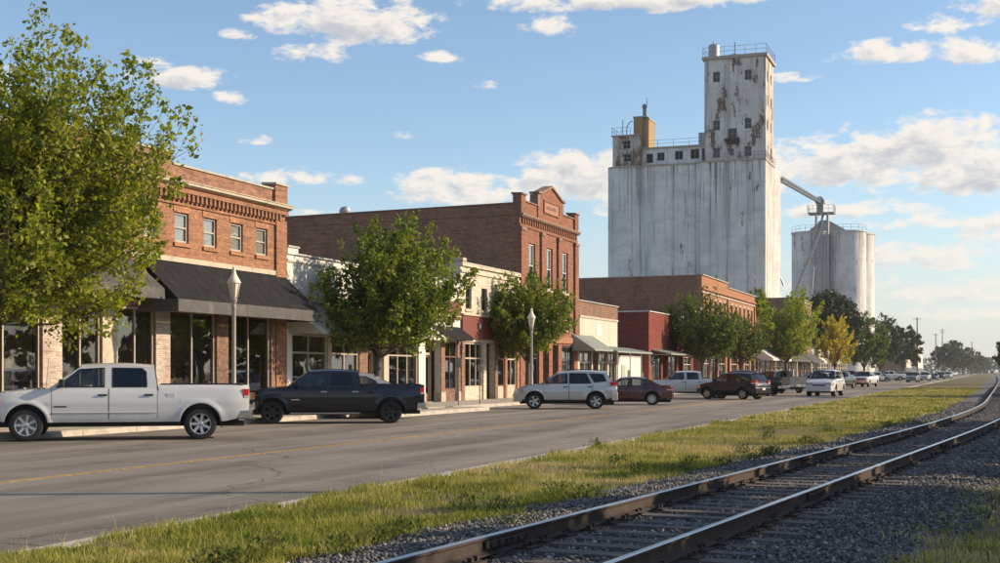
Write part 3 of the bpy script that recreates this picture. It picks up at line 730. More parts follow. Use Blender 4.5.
def shell(root, w, depth, h, front_holes, fmat, smat, h_back=None, side_near=True, roof_drop=.5, x0=-.32):
    """facade with openings, side and back walls, roof and dark shop interior"""
    f = openwall(MB(), 0, w, 0, h, front_holes); f.build('facade', fmat, root)
    hb = h_back or h
    for nm, ya, yb in (('side_wall', .003, .32), ('side_wall', w-.32, w-.003)):
        g = MB(); g.prism([(-depth, 0), (-.322, 0), (-.322, h-.02), (-depth, hb-.02)], ya, yb, 'y'); g.build(nm, smat, root)
    g = MB(); g.box(-depth-.3, -depth-.002, .003, w-.003, 0, hb-.04); g.build('back_wall', smat, root)
    g = MB(); g.prism([(-depth, hb-roof_drop-.2), (-.33, h-roof_drop-.2), (-.33, h-roof_drop), (-depth, hb-roof_drop)], .33, w-.33, 'y'); g.build('roof', 'roof_gravel', root)
    g = MB(); g.box(-3.5, -3.3, .33, w-.33, 0, h-roof_drop-.3); g.build('partition', 'interior_wall', root)
    g = MB(); g.box(-3.3, -.33, .33, w-.33, -.03, .02); g.build('shop_floor', 'interior_floor', root)
    g = MB(); g.box(-3.3, -.33, .33, w-.33, 3.75, 3.9); g.build('shop_ceiling', 'interior_wall', root)
    rr = random.Random(int(w*100)); 
    for q in range(max(2, int(w/2.2))):                    # shelves and counters standing back from the glass
        yy = rr.uniform(.8, w-1.9); xx = rr.uniform(-3.0, -1.2); g = MB(); ww, hh = rr.uniform(.6, 1.5), rr.uniform(.8, 1.9)
        g.box(xx, xx+.5, yy, yy+ww, .02, .1); g.box(xx, xx+.05, yy, yy+ww, .1, hh)
        for zz in np.arange(.45, hh, .4): g.box(xx+.05, xx+.5, yy+.02, yy+ww-.02, zz, zz+.03)
        g.box(xx, xx+.5, yy, yy+.02, .1, hh); g.box(xx, xx+.5, yy+ww-.02, yy+ww, .1, hh)
        g.build('shelf_unit', rr.choice(['plywood', 'trim_cream', 'interior_wall']), root)
def coping(root, y0, y1, z, mat='trim_stone', x0=-.38, x1=.06, t=.10, name='coping'):
    g = MB(); g.prism([(x0, z), (x1, z), (x1, z+t*.7), (x0+.1, z+t), (x0, z+t)], y0, y1, 'y'); return g.build(name, mat, root)
def side_coping(root, depth, w_y, z0, z1, mat='cap_metal', t=.09):
    g = MB(); g.prism([(-depth-.3, z1), (-.40, z0), (-.40, z0+t), (-depth-.3, z1+t)], w_y-.05, w_y+.38, 'y'); return g.build('side_coping', mat, root)
def canvas_awning(root, y0, y1, zt, zf, out, valance, mat, vmat, name='awning'):
    """sloping canvas with closed triangular ends, a scalloped-edge valance and a pipe frame"""
    g = MB(); n = max(2, int((y1-y0)/.62)); N = n*4
    rows = 7; idx = {}
    for r_ in range(rows):
        u = r_/(rows-1)
        for i in range(N+1):
            y = y0+(y1-y0)*i/N; sag = .028*abs(math.sin(math.pi*i/4))*math.sin(math.pi*u)+.012*mnoise.noise((y*2, u*3, zt))
            idx[r_, i] = len(g.v); g.v.append((.02+out*u, y, zt+(zf-zt)*u-sag))
    for r_ in range(rows-1):
        for i in range(N): g.f.append((idx[r_, i], idx[r_+1, i], idx[r_+1, i+1], idx[r_, i+1])); g.m.append(0)
    for y in (y0, y1): g.add([(.02, y, zt), (.02+out, y, zf), (.02, y, zf)], [(0, 1, 2)])
    a = g.build(name, mat, root, smooth=True)
    g = MB(); v0 = None
    for i in range(N+1):
        y = y0+(y1-y0)*i/N; w_ = .022*math.sin(i*1.7)+.015*mnoise.noise((y*1.3, 0, 7))
        g.v += [(.02+out+.004, y, zf), (.02+out+.012+w_*.5, y, zf-valance*.5), (.02+out+.01+w_, y, zf-valance)]
    for i in range(N):
        for k in range(2): g.f.append((i*3+k, i*3+k+1, i*3+k+4, i*3+k+3)); g.m.append(0)
    for y in (y0, y1): g.add([(.02, y, zf), (.02+out, y, zf), (.02+out, y, zf-valance), (.02, y, zf-valance)], [(0, 1, 2, 3)])
    g.build('valance', vmat, a, smooth=True)
    g = MB()
    for i in range(0, n+1, 3):
        y = min(max(y0+(y1-y0)*i/n, y0+.03), y1-.03); g.tube([(.03, y, zt-.06), (out-.02, y, zf-.05), (.03, y, zf-.05)], .016, 6)
    g.tube([(out-.02, y0+.03, zf-.05), (out-.02, y1-.03, zf-.05)], .018, 6); g.build('awning_frame', 'steel_grey', a)
    return a
def corrugated_awning(root, y0, y1, zt, zf, out, mat, name='awning', pitch=.2, ends=True, lip=.10):
    """each sheet of ribbed metal its own panel"""
    a = thing_part(name, root); n = max(1, round((y1-y0)/1.22)); wd = (y1-y0)/n
    for k in range(n):
        g = MB(); m_ = max(4, int(wd/pitch*4)); s0 = y0+k*wd+.004; vv = []
        for i in range(m_+1):
            y = s0+(wd-.008)*i/m_; r_ = .018*(1 if (i % 4) in (1, 2) else -1)+(.006 if k % 2 else 0)
            vv += [(.02, y, zt+r_), (.02+out, y, zf+r_), (.02+out, y, zf+r_-lip)]
        g.add(vv, [(i*3+q, i*3+q+1, i*3+q+4, i*3+q+3) for i in range(m_) for q in range(2)])
        g.build('metal_sheet', mat, a)
    g = MB()
    for y in (y0+.1, (y0+y1)/2, y1-.1): g.bar((.03, y, zf-.08), (out, y, zf-.08), .05); g.bar((.03, y, zt-.08), (out, y, zf-.06), .04)
    g.bar((out-.02, y0, zf-.06), (out-.02, y1, zf-.06), .05); g.build('awning_frame', 'trim_green', a)
    if ends:
        for y in (y0, y1-.02):
            g = MB(); g.prism([(.02, zt-.04), (.02+out, zf-.04), (.02+out, zf-lip), (.02, zf-lip)], y, y+.02, 'y'); g.build('awning_end', mat, a)
    return a
def thing_part(name, root):
    o = bpy.data.objects.new(name, None); COL.objects.link(o); o.parent = root; return o
def pier(root, y0, y1, h, mat, proud=.06, cap=None, base=None):
    g = MB(); g.box(-.34, proud, y0, y1, 0, h); p = g.build('pier', mat, root, bevel=.012)
    if base: g = MB(); g.box(-.36, proud+.03, y0-.03, y1+.03, 0, base); g.build('pier_base', 'trim_stone', p, bevel=.012)
    if cap: g = MB(); g.box(-.36, proud+.03, y0-.03, y1+.03, h-cap, h-.004); g.build('pier_cap', 'trim_cream', p, bevel=.012)
    return p

# --- two-storey orange brick block with the long black awning
S0 = 22.0; W_ = 26.2
B1 = thing('brick_shop_block', 'two storey orange brick shop block with cream cornice and long black canvas awning', 'building', (WALL, S0, .15))
wins = [(c-S0-.435, c-S0+.435, 6.12, 7.17) for c in (46.35, 44.5, 42.65, 40.8, 38.95, 37.1, 35.25, 33.4, 31.5, 29.6)]
bays = [(23.0, 25.6), (26.3, 29.4), (30.1, 33.3), (34.25, 36.2), (37.05, 39.15), (40.05, 43.0), (43.85, 47.0)]
holes = [(a-S0, b_-S0, 0, 3.75) for a, b_ in bays]+wins
shell(B1, W_, 24, 8.05, holes, 'brick_orange', 'brick_brown', h_back=7.6)
g = openwall(MB(), 0, W_, 8.055, 8.80, [], 0.0, -.30); g.build('parapet', 'brick_brown', B1)
g = MB(); g.box(-.30, .0, 10, 18.2, 8.803, 9.15); g.build('parapet_step', 'brick_brown', B1)
coping(B1, 18.203, W_-1.0, 8.803, 'trim_stone'); coping(B1, 0, 9.997, 8.803, 'trim_stone'); coping(B1, 10, 18.2, 9.153, 'trim_stone')
g = MB(); g.box(-.42, .12, W_-.98, W_-.01, 8.06, 9.02); p = g.build('corner_pier', 'brick_brown', B1); coping(p, W_-1.04, W_+.05, 9.02, 'trim_stone', -.48, .18)
g = MB(); g.box(.002, .10, W_-.85, W_-.012, 0, 7.62); g.build('corner_pilaster', 'brick_orange', B1)
g = MB(); g.prism([(-.02, 8.06), (.14, 8.09), (.26, 8.15), (.26, 8.22), (.30, 8.24), (.30, 8.27), (-.02, 8.31)], -.2, W_+.25, 'y'); g.build('cornice', 'trim_cream', B1)
g = MB(); g.box(.002, .07, 0, W_-.86, 7.42, 7.50); g.build('brick_band', 'brick_orange', B1)
g = MB(); g.box(.002, .17, 0, W_, 7.86, 8.015); g.build('brick_band', 'brick_orange', B1)
dm = MB(); dm.box(.003, .14, -.065, .065, 7.60, 7.855); dm.box(.003, .09, -.05, .05, 7.52, 7.60); dm = dm.mesh('corbel', 'brick_orange')
for i in range(90): link('corbel', dm, B1, (0, .25+i*.285, 0))
for a, b_, c_, d in wins: sash_window(B1, a, b_, c_, d, frame='trim_stone', lintel='brick_rust', sill='brick_rust', drop=1.0, recess=.07)
g = MB(); g.box(.002, .09, 0, W_-.9, 5.40, 5.58); g.build('fascia_band', 'trim_cream', B1)
for (a, b_), n in zip(bays, (2, 2, 2, 2, 2, 2, 2)):
    shop_bay(B1, a-S0, b_-S0, 3.72, n, bulk=.42, transom=None, frame='trim_stone', bulkmat='trim_stone')
for a, b_, mt in ((25.6, 26.3, 'brick_white'), (29.4, 30.1, 'brick_white'), (33.3, 34.25, 'brick_white'), (36.2, 37.05, 'trim_cream'), (39.15, 40.05, 'brick_white'), (43.0, 43.85, 'brick_patchy'), (47.0, 48.18, 'brick_patchy')):
    pier(B1, a-S0+.02, b_-S0-.02, 3.9, mt, .05, cap=.14)
g = MB(); g.box(.002, .12, 8.0, 15.4, 3.78, 4.35); g.build('fascia', 'trim_cream', B1)
canvas_awning(B1, 38.2-S0, 48.15-S0, 5.42, 3.98, 1.55, .42, 'canvas_black', 'canvas_valance')
canvas_awning(B1, 28.6-S0, 37.7-S0, 5.40, 4.30, 1.35, .36, 'canvas_grey', 'canvas_valance')

# --- low white front with the ribbed metal awning
S0 = 48.25; W_ = 19.1
B2 = thing('white_shop_front', 'low white painted shop with ribbed metal awning beside the black awning block', 'building', (WALL, S0, .15))
bays = [(.5, 3.6), (4.0, 6.7), (7.6, 9.3), (9.9, 13.4), (14.3, 16.3), (16.9, 18.6)]
shell(B2, W_, 22, 6.35, [(a, b_, 0, 3.15) for a, b_ in bays], 'stucco_white', 'brick_brown', h_back=6.0)
coping(B2, .9, W_-.01, 6.353, 'cap_metal', -.38, .10)
g = MB(); g.box(-.4, .10, 0, .88, 6.352, 6.62); p = g.build('parapet_pier', 'stucco_white', B2); coping(p, -.03, .92, 6.62, 'cap_metal', -.45, .16)
for zz in (6.02, 4.42):
    g = MB(); g.prism([(.002, zz), (.05, zz), (.11, zz+.07), (.11, zz+.11), (.002, zz+.14)], .02, W_-.02, 'y'); g.build('string_course', 'stucco_white', B2)
for y in (3.1, 6.3, 9.4, 12.6, 15.8):
    g = MB(); g.box(.002, .045, y-.22, y+.22, 4.60, 5.98); g.build('pilaster', 'stucco_white', B2)
corrugated_awning(B2, .15, 13.6, 4.30, 3.20, 1.5, 'corrugated_metal')
canvas_awning(B2, 14.6, 18.9, 3.95, 3.4, .8, .2, 'canvas_black', 'canvas_black')
for k, (a, b_) in enumerate(bays):
    if k in (2, 4):
        shop_door(B2, a+.2, b_-.2, 2.4, 'trim_brown', -.55)
        g = MB(); g.box(-.6, -.5, a, a+.2, 0, 3.15); g.box(-.6, -.5, b_-.2, b_, 0, 3.15); g.box(-.6, -.5, a+.2, b_-.2, 2.42, 2.55); g.build('door_frame', 'trim_cream', B2)
        g = MB(); g.box(-.555, -.545, a+.2, b_-.2, 2.55, 3.15); g.build('transom_light', 'shop_glass', B2)
    else:
        shop_bay(B2, a, b_, 3.12, (2, 2, 0, 3, 0, 2)[k], bulk=.62, transom=2.35, frame=('trim_green', 'trim_cream', '', 'trim_cream', '', 'trim_brown')[k], bulkmat=('trim_cream', 'trim_cream', '', 'brick_patchy', '', 'brick_patchy')[k])
for a, b_, mt in ((.0, .5, 'stucco_white'), (3.6, 4.0, 'trim_cream'), (6.7, 7.6, 'brick_patchy'), (9.3, 9.9, 'trim_cream'), (13.4, 14.3, 'stucco_white'), (16.3, 16.9, 'brick_patchy'), (18.6, 19.08, 'brick_patchy')):
    pier(B2, a+.02, b_-.02, 3.3, mt, .05, base=.5)
g = MB(); g.box(.002, .10, 17.0, 19.05, 4.35, 5.3); g.build('sign_board', 'sign_maroon', B2)

# --- cream two-storey front with the maroon sign band
S0 = 67.4; W_ = 9.6
B3 = thing('cream_shop_front', 'cream painted brick shop with maroon sign band next to the tall pediment building', 'building', (WALL, S0, .15))
bays = [(.6, 3.4), (3.9, 5.3), (5.8, 7.0), (7.4, 9.1)]; wins = [(.75, 1.65, 5.0, 6.25), (3.2, 4.1, 5.0, 6.25), (5.6, 6.5, 5.0, 6.25), (7.9, 8.8, 5.0, 6.25)]
shell(B3, W_, 20, 7.45, [(a, b_, 0, 3.2) for a, b_ in bays]+wins, 'brick_cream', 'brick_cream', h_back=7.0)
coping(B3, .0, W_, 7.453, 'trim_cream', -.4, .12); g = MB(); g.box(.003, .09, 0, W_, 6.95, 7.08); g.box(.003, .14, 0, W_, 7.3, 7.44); g.build('cornice', 'brick_cream', B3)
g = MB(); g.box(-.42, .16, -.02, .5, 7.556, 7.72); g.build('parapet_block', 'trim_cream', B3)
for a, b_, c_, d in wins: sash_window(B3, a, b_, c_, d, frame='trim_dark', blind=None, sill='trim_cream')
g = MB(); g.box(.003, .12, .05, W_-.1, 3.38, 4.62); g.build('sign_band', 'sign_maroon', B3)
g = MB(); g.box(.003, .2, .0, W_-.05, 4.625, 4.72); g.build('sign_ledge', 'trim_cream', B3)
g = MB(); g.lathe([(.0, 0), (.16, .0), (.16, .03), (.0, .03)], 16, (.12, 2.6, 4.05), 'x'); g.build('round_emblem', 'trim_cream', B3)
shop_bay(B3, *bays[0], 3.15, 3, bulk=.72, transom=2.3, frame='trim_cream', bulkmat='brick_cream')
shop_door(B3, 4.1, 5.1, 2.5, 'trim_brown'); g = MB(); g.box(-.6, -.5, 3.9, 4.1, 0, 3.2); g.box(-.6, -.5, 5.1, 5.3, 0, 3.2); g.box(-.6, -.5, 4.1, 5.1, 2.52, 3.2); g.build('door_frame', 'trim_brown', B3)
shop_bay(B3, *bays[2], 3.15, 1, bulk=.72, transom=2.3, frame='trim_brown', bulkmat='trim_cream')
shop_bay(B3, *bays[3], 3.15, 2, bulk=.72, transom=2.3, frame='trim_cream', bulkmat='trim_cream')
for a, b_, mt in ((.02, .6, 'brick_patchy'), (3.4, 3.9, 'brick_cream'), (5.3, 5.8, 'brick_patchy'), (7.0, 7.4, 'brick_rust'), (9.1, 9.58, 'brick_rust')): pier(B3, a+.02, b_-.02, 3.3, mt, .05)

# --- tall red brick building with the pediment
S0 = 77.05; W_ = 12.1
B4 = thing('pediment_building', 'tall red brick building with gabled pediment and three narrow upper windows', 'building', (WALL, S0, .15))
wins = [(c-.62, c+.62, 6.85, 9.55) for c in (2.45, 6.0, 9.4)]; bays = [(.9, 3.6), (4.4, 5.6), (6.4, 7.6), (8.4, 11.2)]
low = [(c-.45, c+.45, 4.35, 5.75) for c in (9.9,)]
shell(B4, W_, 27, 11.1, [(a, b_, 0, 3.3) for a, b_ in bays]+wins+low, 'brick_red', 'brick_brown', h_back=10.75, roof_drop=.6)
g = openwall(MB(), 0, W_, 11.105, 12.0, [], 0.0, -.36); g.build('parapet', 'brick_red', B4)
g = MB(); g.prism([(-27, 10.74), (-.365, 11.105), (-.365, 11.78), (-27, 11.35)], .0035, .30, 'y'); g.build('side_parapet', 'brick_brown', B4)
g = MB(); g.prism([(-27.2, 11.36), (-.43, 11.79), (-.43, 11.86), (-27.2, 11.43)], -.06, .36, 'y'); g.build('side_coping', 'trim_brownstone', B4)
for a, b_ in ((0, .85), (11.25, 12.1)):
    g = MB(); g.box(-.42, .13, a+.004, b_-.004, 11.15, 12.35); p = g.build('corner_pier', 'brick_red', B4); coping(p, a-.07, b_+.07, 12.352, 'trim_brownstone', -.5, .22, .12)
for a, b_ in ((.86, 3.4), (8.7, 11.24)): coping(B4, a, b_, 12.003, 'trim_brownstone', -.4, .08, .1)
g = MB(); g.prism([(3.4, 11.2), (8.7, 11.2), (8.7, 12.75), (8.1, 12.85), (6.05, 13.45), (4.0, 12.85), (3.4, 12.75)], -.40, .08, 'x'); ped = g.build('pediment', 'brick_red', B4)
for a, b_ in (((3.25, 12.78), (4.0, 12.86)), ((4.0, 12.86), (6.05, 13.47)), ((6.05, 13.47), (8.1, 12.86)), ((8.1, 12.86), (8.85, 12.78))):
    g = MB(); g.prism([a, b_, (b_[0], b_[1]+.14), (a[0], a[1]+.14)], -.48, .20, 'x'); g.build('coping', 'trim_brownstone', ped)
for a in (3.3, 8.35): g = MB(); g.box(-.44, .10, a, a+.45, 12.0, 12.76); g.build('pediment_block', 'trim_brownstone', ped)
g = MB(); g.box(.083, .11, 4.5, 7.6, 11.75, 12.45); pl = g.build('name_plaque', 'plaque_stone', B4)
g = MB(); frame_rect(g, 4.42, 7.68, 11.68, 12.52, .09, .082, .16); g.build('plaque_frame', 'brick_red', pl)
g = MB(); rq = random.Random(4); yy = 5.0
while yy < 7.0:                                            # worn raised lettering, too eroded to read
    wq = rq.uniform(.10, .2); g.box(.111, .13, yy, yy+wq, 12.0, 12.0+rq.uniform(.14, .26)); yy += wq+.07
g.build('worn_carving', 'trim_brownstone', pl)
g = MB(); g.prism([(.002, 10.95), (.16, 11.0), (.26, 11.1), (.26, 11.2), (.002, 11.24)], -.02, W_+.1, 'y'); g.build('cornice', 'trim_brownstone', B4)
dm = MB(); dm.box(.003, .12, -.09, .09, 10.62, 10.94); dm = dm.mesh('corbel', 'brick_red')
for i in range(26): link('corbel', dm, B4, (0, .45+i*.45, 0))
g = MB(); g.box(.003, .07, 0, W_, 10.42, 10.60); g.build('brick_band', 'brick_red', B4)
for a, b_ in ((.0, .8), (3.95, 4.5), (7.5, 8.05), (11.3, 12.1)):
    g = MB(); g.box(.003, .15, a+.003, b_-.003, 3.9, 10.2); p = g.build('pilaster', 'brick_red', B4); g = MB(); g.box(.002, .21, a-.05, b_+.05, 10.2, 10.38); g.build('pilaster_cap', 'trim_brownstone', p)
for a, b_, c_, d in wins: sash_window(B4, a, b_, c_, d, frame='trim_white', blind='blind', drop=.45, fw=.1, recess=.12)
for a, b_, c_, d in low: sash_window(B4, a, b_, c_, d, frame='trim_white', blind=None)
g = MB(); g.box(.003, .11, .85, 11.2, 3.45, 3.85); g.build('fascia', 'brick_rust', B4)
shop_bay(B4, *bays[0], 3.25, 2, bulk=.6, transom=2.4, frame='trim_dark', bulkmat='brick_red')
shop_door(B4, *bays[1], 2.6, 'trim_dark'); shop_door(B4, *bays[2], 2.6, 'trim_dark')
for k in (1, 2): g = MB(); g.box(-.57, -.53, bays[k][0], bays[k][1], 2.62, 3.3); g.build('transom_light', 'shop_glass', B4)
shop_bay(B4, *bays[3], 3.25, 2, bulk=.6, transom=2.4, frame='trim_dark', bulkmat='brick_red')
for a, b_ in ((.0, .9), (3.6, 4.4), (5.6, 6.4), (7.6, 8.4), (11.2, 12.08)): pier(B4, a+.02, b_-.02, 3.4, 'brick_red', .08, base=.4)

# --- low brick and stucco shop with the long metal canopy
S0 = 89.2; W_ = 10.8
B5 = thing('stucco_panel_shop', 'low brick shop with cream stucco panel over a posted metal canopy', 'building', (WALL, S0, .15))
bays = [(.5, 3.4), (3.8, 5.2), (5.6, 7.7), (8.1, 10.2)]
shell(B5, W_, 18, 6.5, [(a, b_, 0, 3.0) for a, b_ in bays], 'brick_patchy', 'brick_patchy', h_back=6.1)
coping(B5, -.05, W_+.1, 6.503, 'cap_metal', -.4, .10)
g = MB(); g.box(.003, .07, .4, W_-.4, 3.45, 5.35); g.build('stucco_panel', 'stucco_cream', B5); g = MB(); g.box(.003, .14, .3, W_-.3, 5.355, 5.5); g.build('panel_ledge', 'trim_cream', B5)
g = MB(); g.box(.073, .085, 4.6, 5.9, 4.2, 5.0); g.build('faded_sign', 'trim_white', B5)
corrugated_awning(B5, -1.2, 3.6, 4.15, 3.1, 1.6, 'corrugated_green', 'gabled_awning')
corrugated_awning(B5, 3.65, W_+3.4, 3.42, 3.05, 1.9, 'corrugated_green', 'canopy', ends=False)
for y in (4.2, 7.8, 11.2, 14.0):
    g = MB(); g.tube([(1.75, y, -.02), (1.75, y, 3.0)], .045, 8); g.build('canopy_post', 'trim_cream', B5)
for k in (0, 2, 3): shop_bay(B5, *bays[k], 2.95, 2, bulk=.55, transom=2.25, frame='trim_cream', bulkmat='stucco_cream')
shop_door(B5, *bays[1], 2.4, 'trim_green')
g = MB(); g.box(-.6, -.5, 3.8, 5.2, 2.42, 3.0); g.build('door_head', 'trim_cream', B5)
for a, b_ in ((0, .5), (3.4, 3.8), (5.2, 5.6), (7.7, 8.1), (10.2, 10.78)): pier(B5, a+.02, b_-.02, 3.1, 'stucco_cream', .05)
YW = thing('yard_wall', 'whitewashed yard wall closing the gap beside the red painted shop', 'wall', (WALL-.6, 100.1, .15))
g = MB(); g.box(-.25, 0, .05, 9.6, 0, 2.75); g.build('wall', 'stucco_white', YW); g = MB(); g.box(-.3, .05, .05, 9.6, 2.753, 2.85); g.build('coping', 'cap_metal', YW)
g = MB(); g.box(.003, .05, 3.2, 4.4, .02, 2.1); d_ = g.build('door', 'trim_green', YW); g = MB(); g.tube([(.05, 3.35, 1.0), (.1, 3.35, 1.0), (.1, 3.35, 1.15)], .015, 6); g.build('handle', 'steel_grey', d_)
g = MB(); g.box(.003, .16, 5.2, 5.7, 1.0, 1.7); g.build('meter_box', 'galvanised', YW)

# --- single-storey red painted brick shop
S0 = 110.0; W_ = 18.0
B6 = thing('red_painted_shop', 'single storey red painted brick shop with plain side wall and pale canopy', 'building', (WALL, S0, .15))
bays = [(1.2, 4.6), (5.2, 6.7), (7.4, 10.6), (11.4, 13.2), (13.8, 17.0)]
shell(B6, W_, 16, 6.6, [(a, b_, 0, 3.0) for a, b_ in bays], 'brick_painted_red', 'brick_painted_red', h_back=6.45)
coping(B6, -.05, W_+.05, 6.603, 'trim_white', -.4, .1); side_coping(B6, 16, .0, 6.60, 6.45, 'trim_white', .10)
corrugated_awning(B6, .9, 10.8, 3.45, 3.1, 1.7, 'corrugated_green', 'canopy', ends=False)
for y in (1.1, 5.9, 10.6): g = MB(); g.tube([(1.6, y, -.02), (1.6, y, 3.05)], .05, 8); g.build('canopy_post', 'trim_dark', B6)
for k in (0, 2, 4): shop_bay(B6, *bays[k], 2.95, 2, bulk=.5, transom=2.25, frame=('trim_dark', '', 'trim_dark', '', 'trim_cream')[k], bulkmat='brick_painted_red')
for k in (1, 3):
    shop_door(B6, *bays[k], 2.4, 'trim_dark'); g = MB(); g.box(-.6, -.5, bays[k][0], bays[k][1], 2.42, 3.0); g.build('door_head', 'trim_dark', B6)
g = MB(); g.tube([(-7.0, -.06, 0), (-7.0, -.06, 4.2)], .05, 8); g.build('conduit', 'steel_grey', B6)
g = MB(); g.box(-1.2, -.45, -.02, .002, .6, 1.5); g.build('patched_panel', 'trim_white', B6)

# --- long two-storey brick block before the silos
S0 = 132.0; W_ = 32.0
B7 = thing('long_brick_block', 'long two storey rust brick block with stepped parapet below the grain silos', 'building', (WALL, S0, .15))
wins = [(c-.55, c+.55, 6.2, 8.9) for c in (1.9, 4.4, 7.0, 9.6, 12.2, 16.6, 19.2, 21.8, 24.6, 27.2, 29.8)]
bays = [(.8, 4.0), (4.8, 8.0), (8.8, 12.6), (13.4, 15.0), (16.0, 19.6), (20.4, 23.8), (24.6, 28.0), (28.8, 31.4)]
shell(B7, W_, 38, 10.2, [(a, b_, 0, 3.3) for a, b_ in bays]+wins, 'brick_rust', 'brick_brown', h_back=9.95, roof_drop=.8)
g = MB(); g.box(-.36, 0, 0, 14.0, 10.203, 11.15); g.build('parapet', 'brick_rust', B7); g = MB(); g.box(-.36, 0, 14.003, W_, 10.203, 10.65); g.build('parapet', 'brick_rust', B7)
coping(B7, -.1, 14.05, 11.153, 'trim_stone', -.46, .14, .13); coping(B7, 14.06, W_+.1, 10.653, 'trim_stone', -.46, .14, .13)
g = MB(); g.prism([(-38, 9.93), (-.365, 10.18), (-.365, 11.14), (-38, 10.9)], .0035, .32, 'y'); g.build('side_parapet', 'brick_brown', B7)
g = MB(); g.prism([(-38.2, 10.905), (-.47, 11.145), (-.47, 11.22), (-38.2, 10.985)], -.06, .38, 'y'); g.build('side_coping', 'trim_stone', B7)
g = MB(); g.box(.003, .2, 0, W_, 9.75, 9.95); g.build('cornice', 'brick_rust', B7); g = MB(); g.box(.003, .1, 0, W_, 9.45, 9.6); g.build('brick_band', 'trim_stone', B7)
for a, b_ in ((.0, .8), (13.6, 14.4), (31.2, 32.0)): g = MB(); g.box(.004, .16, a+.003, b_-.003, 3.6, 9.44); g.build('pilaster', 'brick_rust', B7)
for a, b_, c_, d in wins: sash_window(B7, a, b_, c_, d, frame='trim_cream', blind=None, sill='trim_stone', lintel='trim_stone')
g = MB(); g.box(.003, .14, .8, 31.2, 3.4, 3.75); g.build('fascia', 'trim_cream', B7)
for k, (a, b_) in enumerate(bays):
    if k == 3: shop_door(B7, a, b_, 2.6, 'trim_dark'); g = MB(); g.box(-.57, -.53, a, b_, 2.62, 3.3); g.build('transom_light', 'shop_glass', B7)
    else: shop_bay(B7, a, b_, 3.25, 2, bulk=.55, transom=2.4, frame=('trim_cream', 'trim_dark')[k % 2], bulkmat=('trim_cream', 'brick_rust')[k % 2])
for a, b_ in [(0, .8)]+[(bays[i][1], bays[i+1][0]) for i in range(7)]+[(31.4, 31.98)]: pier(B7, a+.02, b_-.02, 3.35, 'brick_rust', .06)
RV = thing('roof_ventilator', 'dark iron roof ventilator standing on the parapet of the long brick block', 'ventilator', (WALL-1.4, 146.8, 10.2))
g = MB(); g.lathe([(.28, .0), (.28, .75), (.2, .8), (.2, 1.2)], 14); g.build('stack', 'trim_dark', RV); g = MB(); g.lathe([(.45, 1.2), (.45, 1.28), (.12, 1.65), (.06, 2.1), (0, 2.15)], 14); g.build('cowl', 'trim_dark', RV)
AC = thing('rooftop_unit', 'grey rooftop air unit on the roof of the long brick block', 'air unit', (WALL-27, 134.0, 9.4))
g = MB(); g.box(-.9, .9, -.7, .7, .12, 2.3); g.build('casing', 'steel_grey', AC, bevel=.03); g = MB(); g.box(-.8, -.6, -.6, .6, 0, .12); g.box(.6, .8, -.6, .6, 0, .12); g.build('skid', 'trim_dark', AC)
g = MB(); [g.box(-.8, .8, -.73, -.70, .3+i*.2, .4+i*.2) for i in range(9)]; g.build('louvre', 'galvanised', AC)
for i, (xx, nm) in enumerate(((-12.5, 'turbine'), (-17.5, 'hood'))):
    V = thing('roof_vent', ('round finned roof vent on the pediment building roof edge', 'flat topped roof vent on the pediment building roof')[i], 'roof vent', (WALL+xx, 78.6, 10.5))
    g = MB(); g.lathe([(.16, 0), (.16, 1.35)], 12); g.build('stack', 'galvanised', V)
    g = MB(); g.lathe([(.2, 1.35), (.36, 1.45), (.38, 1.65), (.3, 1.85), (.05, 1.95), (0, 1.95)] if i == 0 else [(.5, 1.5), (.5, 1.62), (.0, 1.75)], 14); g.build('cap', 'galvanised', V)

# --- plain shop with the white drop awning, and others beyond
def simple_shop(name, label, s0, w, h, depth, fmat, smat, aw=None, nwin=0, fr='trim_cream', wz=(5.0, 6.6)):
    B = thing(name, label, 'building', (WALL, s0, .15)); n = max(2, int(w/4)); st = w/n
    bays = [(i*st+.45, (i+1)*st-.05) for i in range(n)]; bays = [(a, min(b_, w-.5)) for a, b_ in bays]
    wins = [((i+.5)*w/nwin-.5, (i+.5)*w/nwin+.5, *wz) for i in range(nwin)]
    shell(B, w, depth, h, [(a, b_, 0, 3.1) for a, b_ in bays]+wins, fmat, smat, h_back=h-.3)
    coping(B, -.05, w+.05, h+.003, 'trim_stone'); side_coping(B, depth, 0, h, h-.3, 'trim_stone')
    for q in wins: sash_window(B, *q, frame=fr, blind=None)
    for a, b_ in bays: shop_bay(B, a, b_, 3.05, 2, bulk=.5, transom=2.3, frame=fr, bulkmat=fmat)
    if aw: canvas_awning(B, .4, w-.4, 4.6, 3.2, 2.1, .25, aw, aw)
    g = MB(); g.box(.003, .12, .1, w-.1, h-.5, h-.35); g.build('cornice', 'trim_stone', B)
    return B
simple_shop('white_awning_shop', 'narrow rust brick shop with white drop awning behind the lime green tree', 164.2, 17.0, 7.9, 20, 'brick_rust', 'stucco_cream', 'canvas_white', 3, wz=(5.2, 6.8))
simple_shop('corner_store', 'two storey brown brick corner store behind the yellow tree', 203.0, 16.0, 12.6, 26, 'brick_patchy', 'brick_brown', 'canvas_grey', 4, wz=(7.0, 9.4))
simple_shop('pale_store', 'pale stucco store past the brown corner store', 181.5, 21.0, 5.6, 18, 'stucco_cream', 'stucco_cream', 'canvas_grey', 0)
simple_shop('cream_row_shop', 'low cream row shop behind the dark roadside trees', 219.5, 24.0, 5.2, 16, 'stucco_cream', 'stucco_cream', None, 0)
simple_shop('pale_brick_store', 'low pale brick store behind the dark roadside trees', 246.0, 30.0, 5.0, 16, 'brick_cream', 'brick_cream', None, 0)
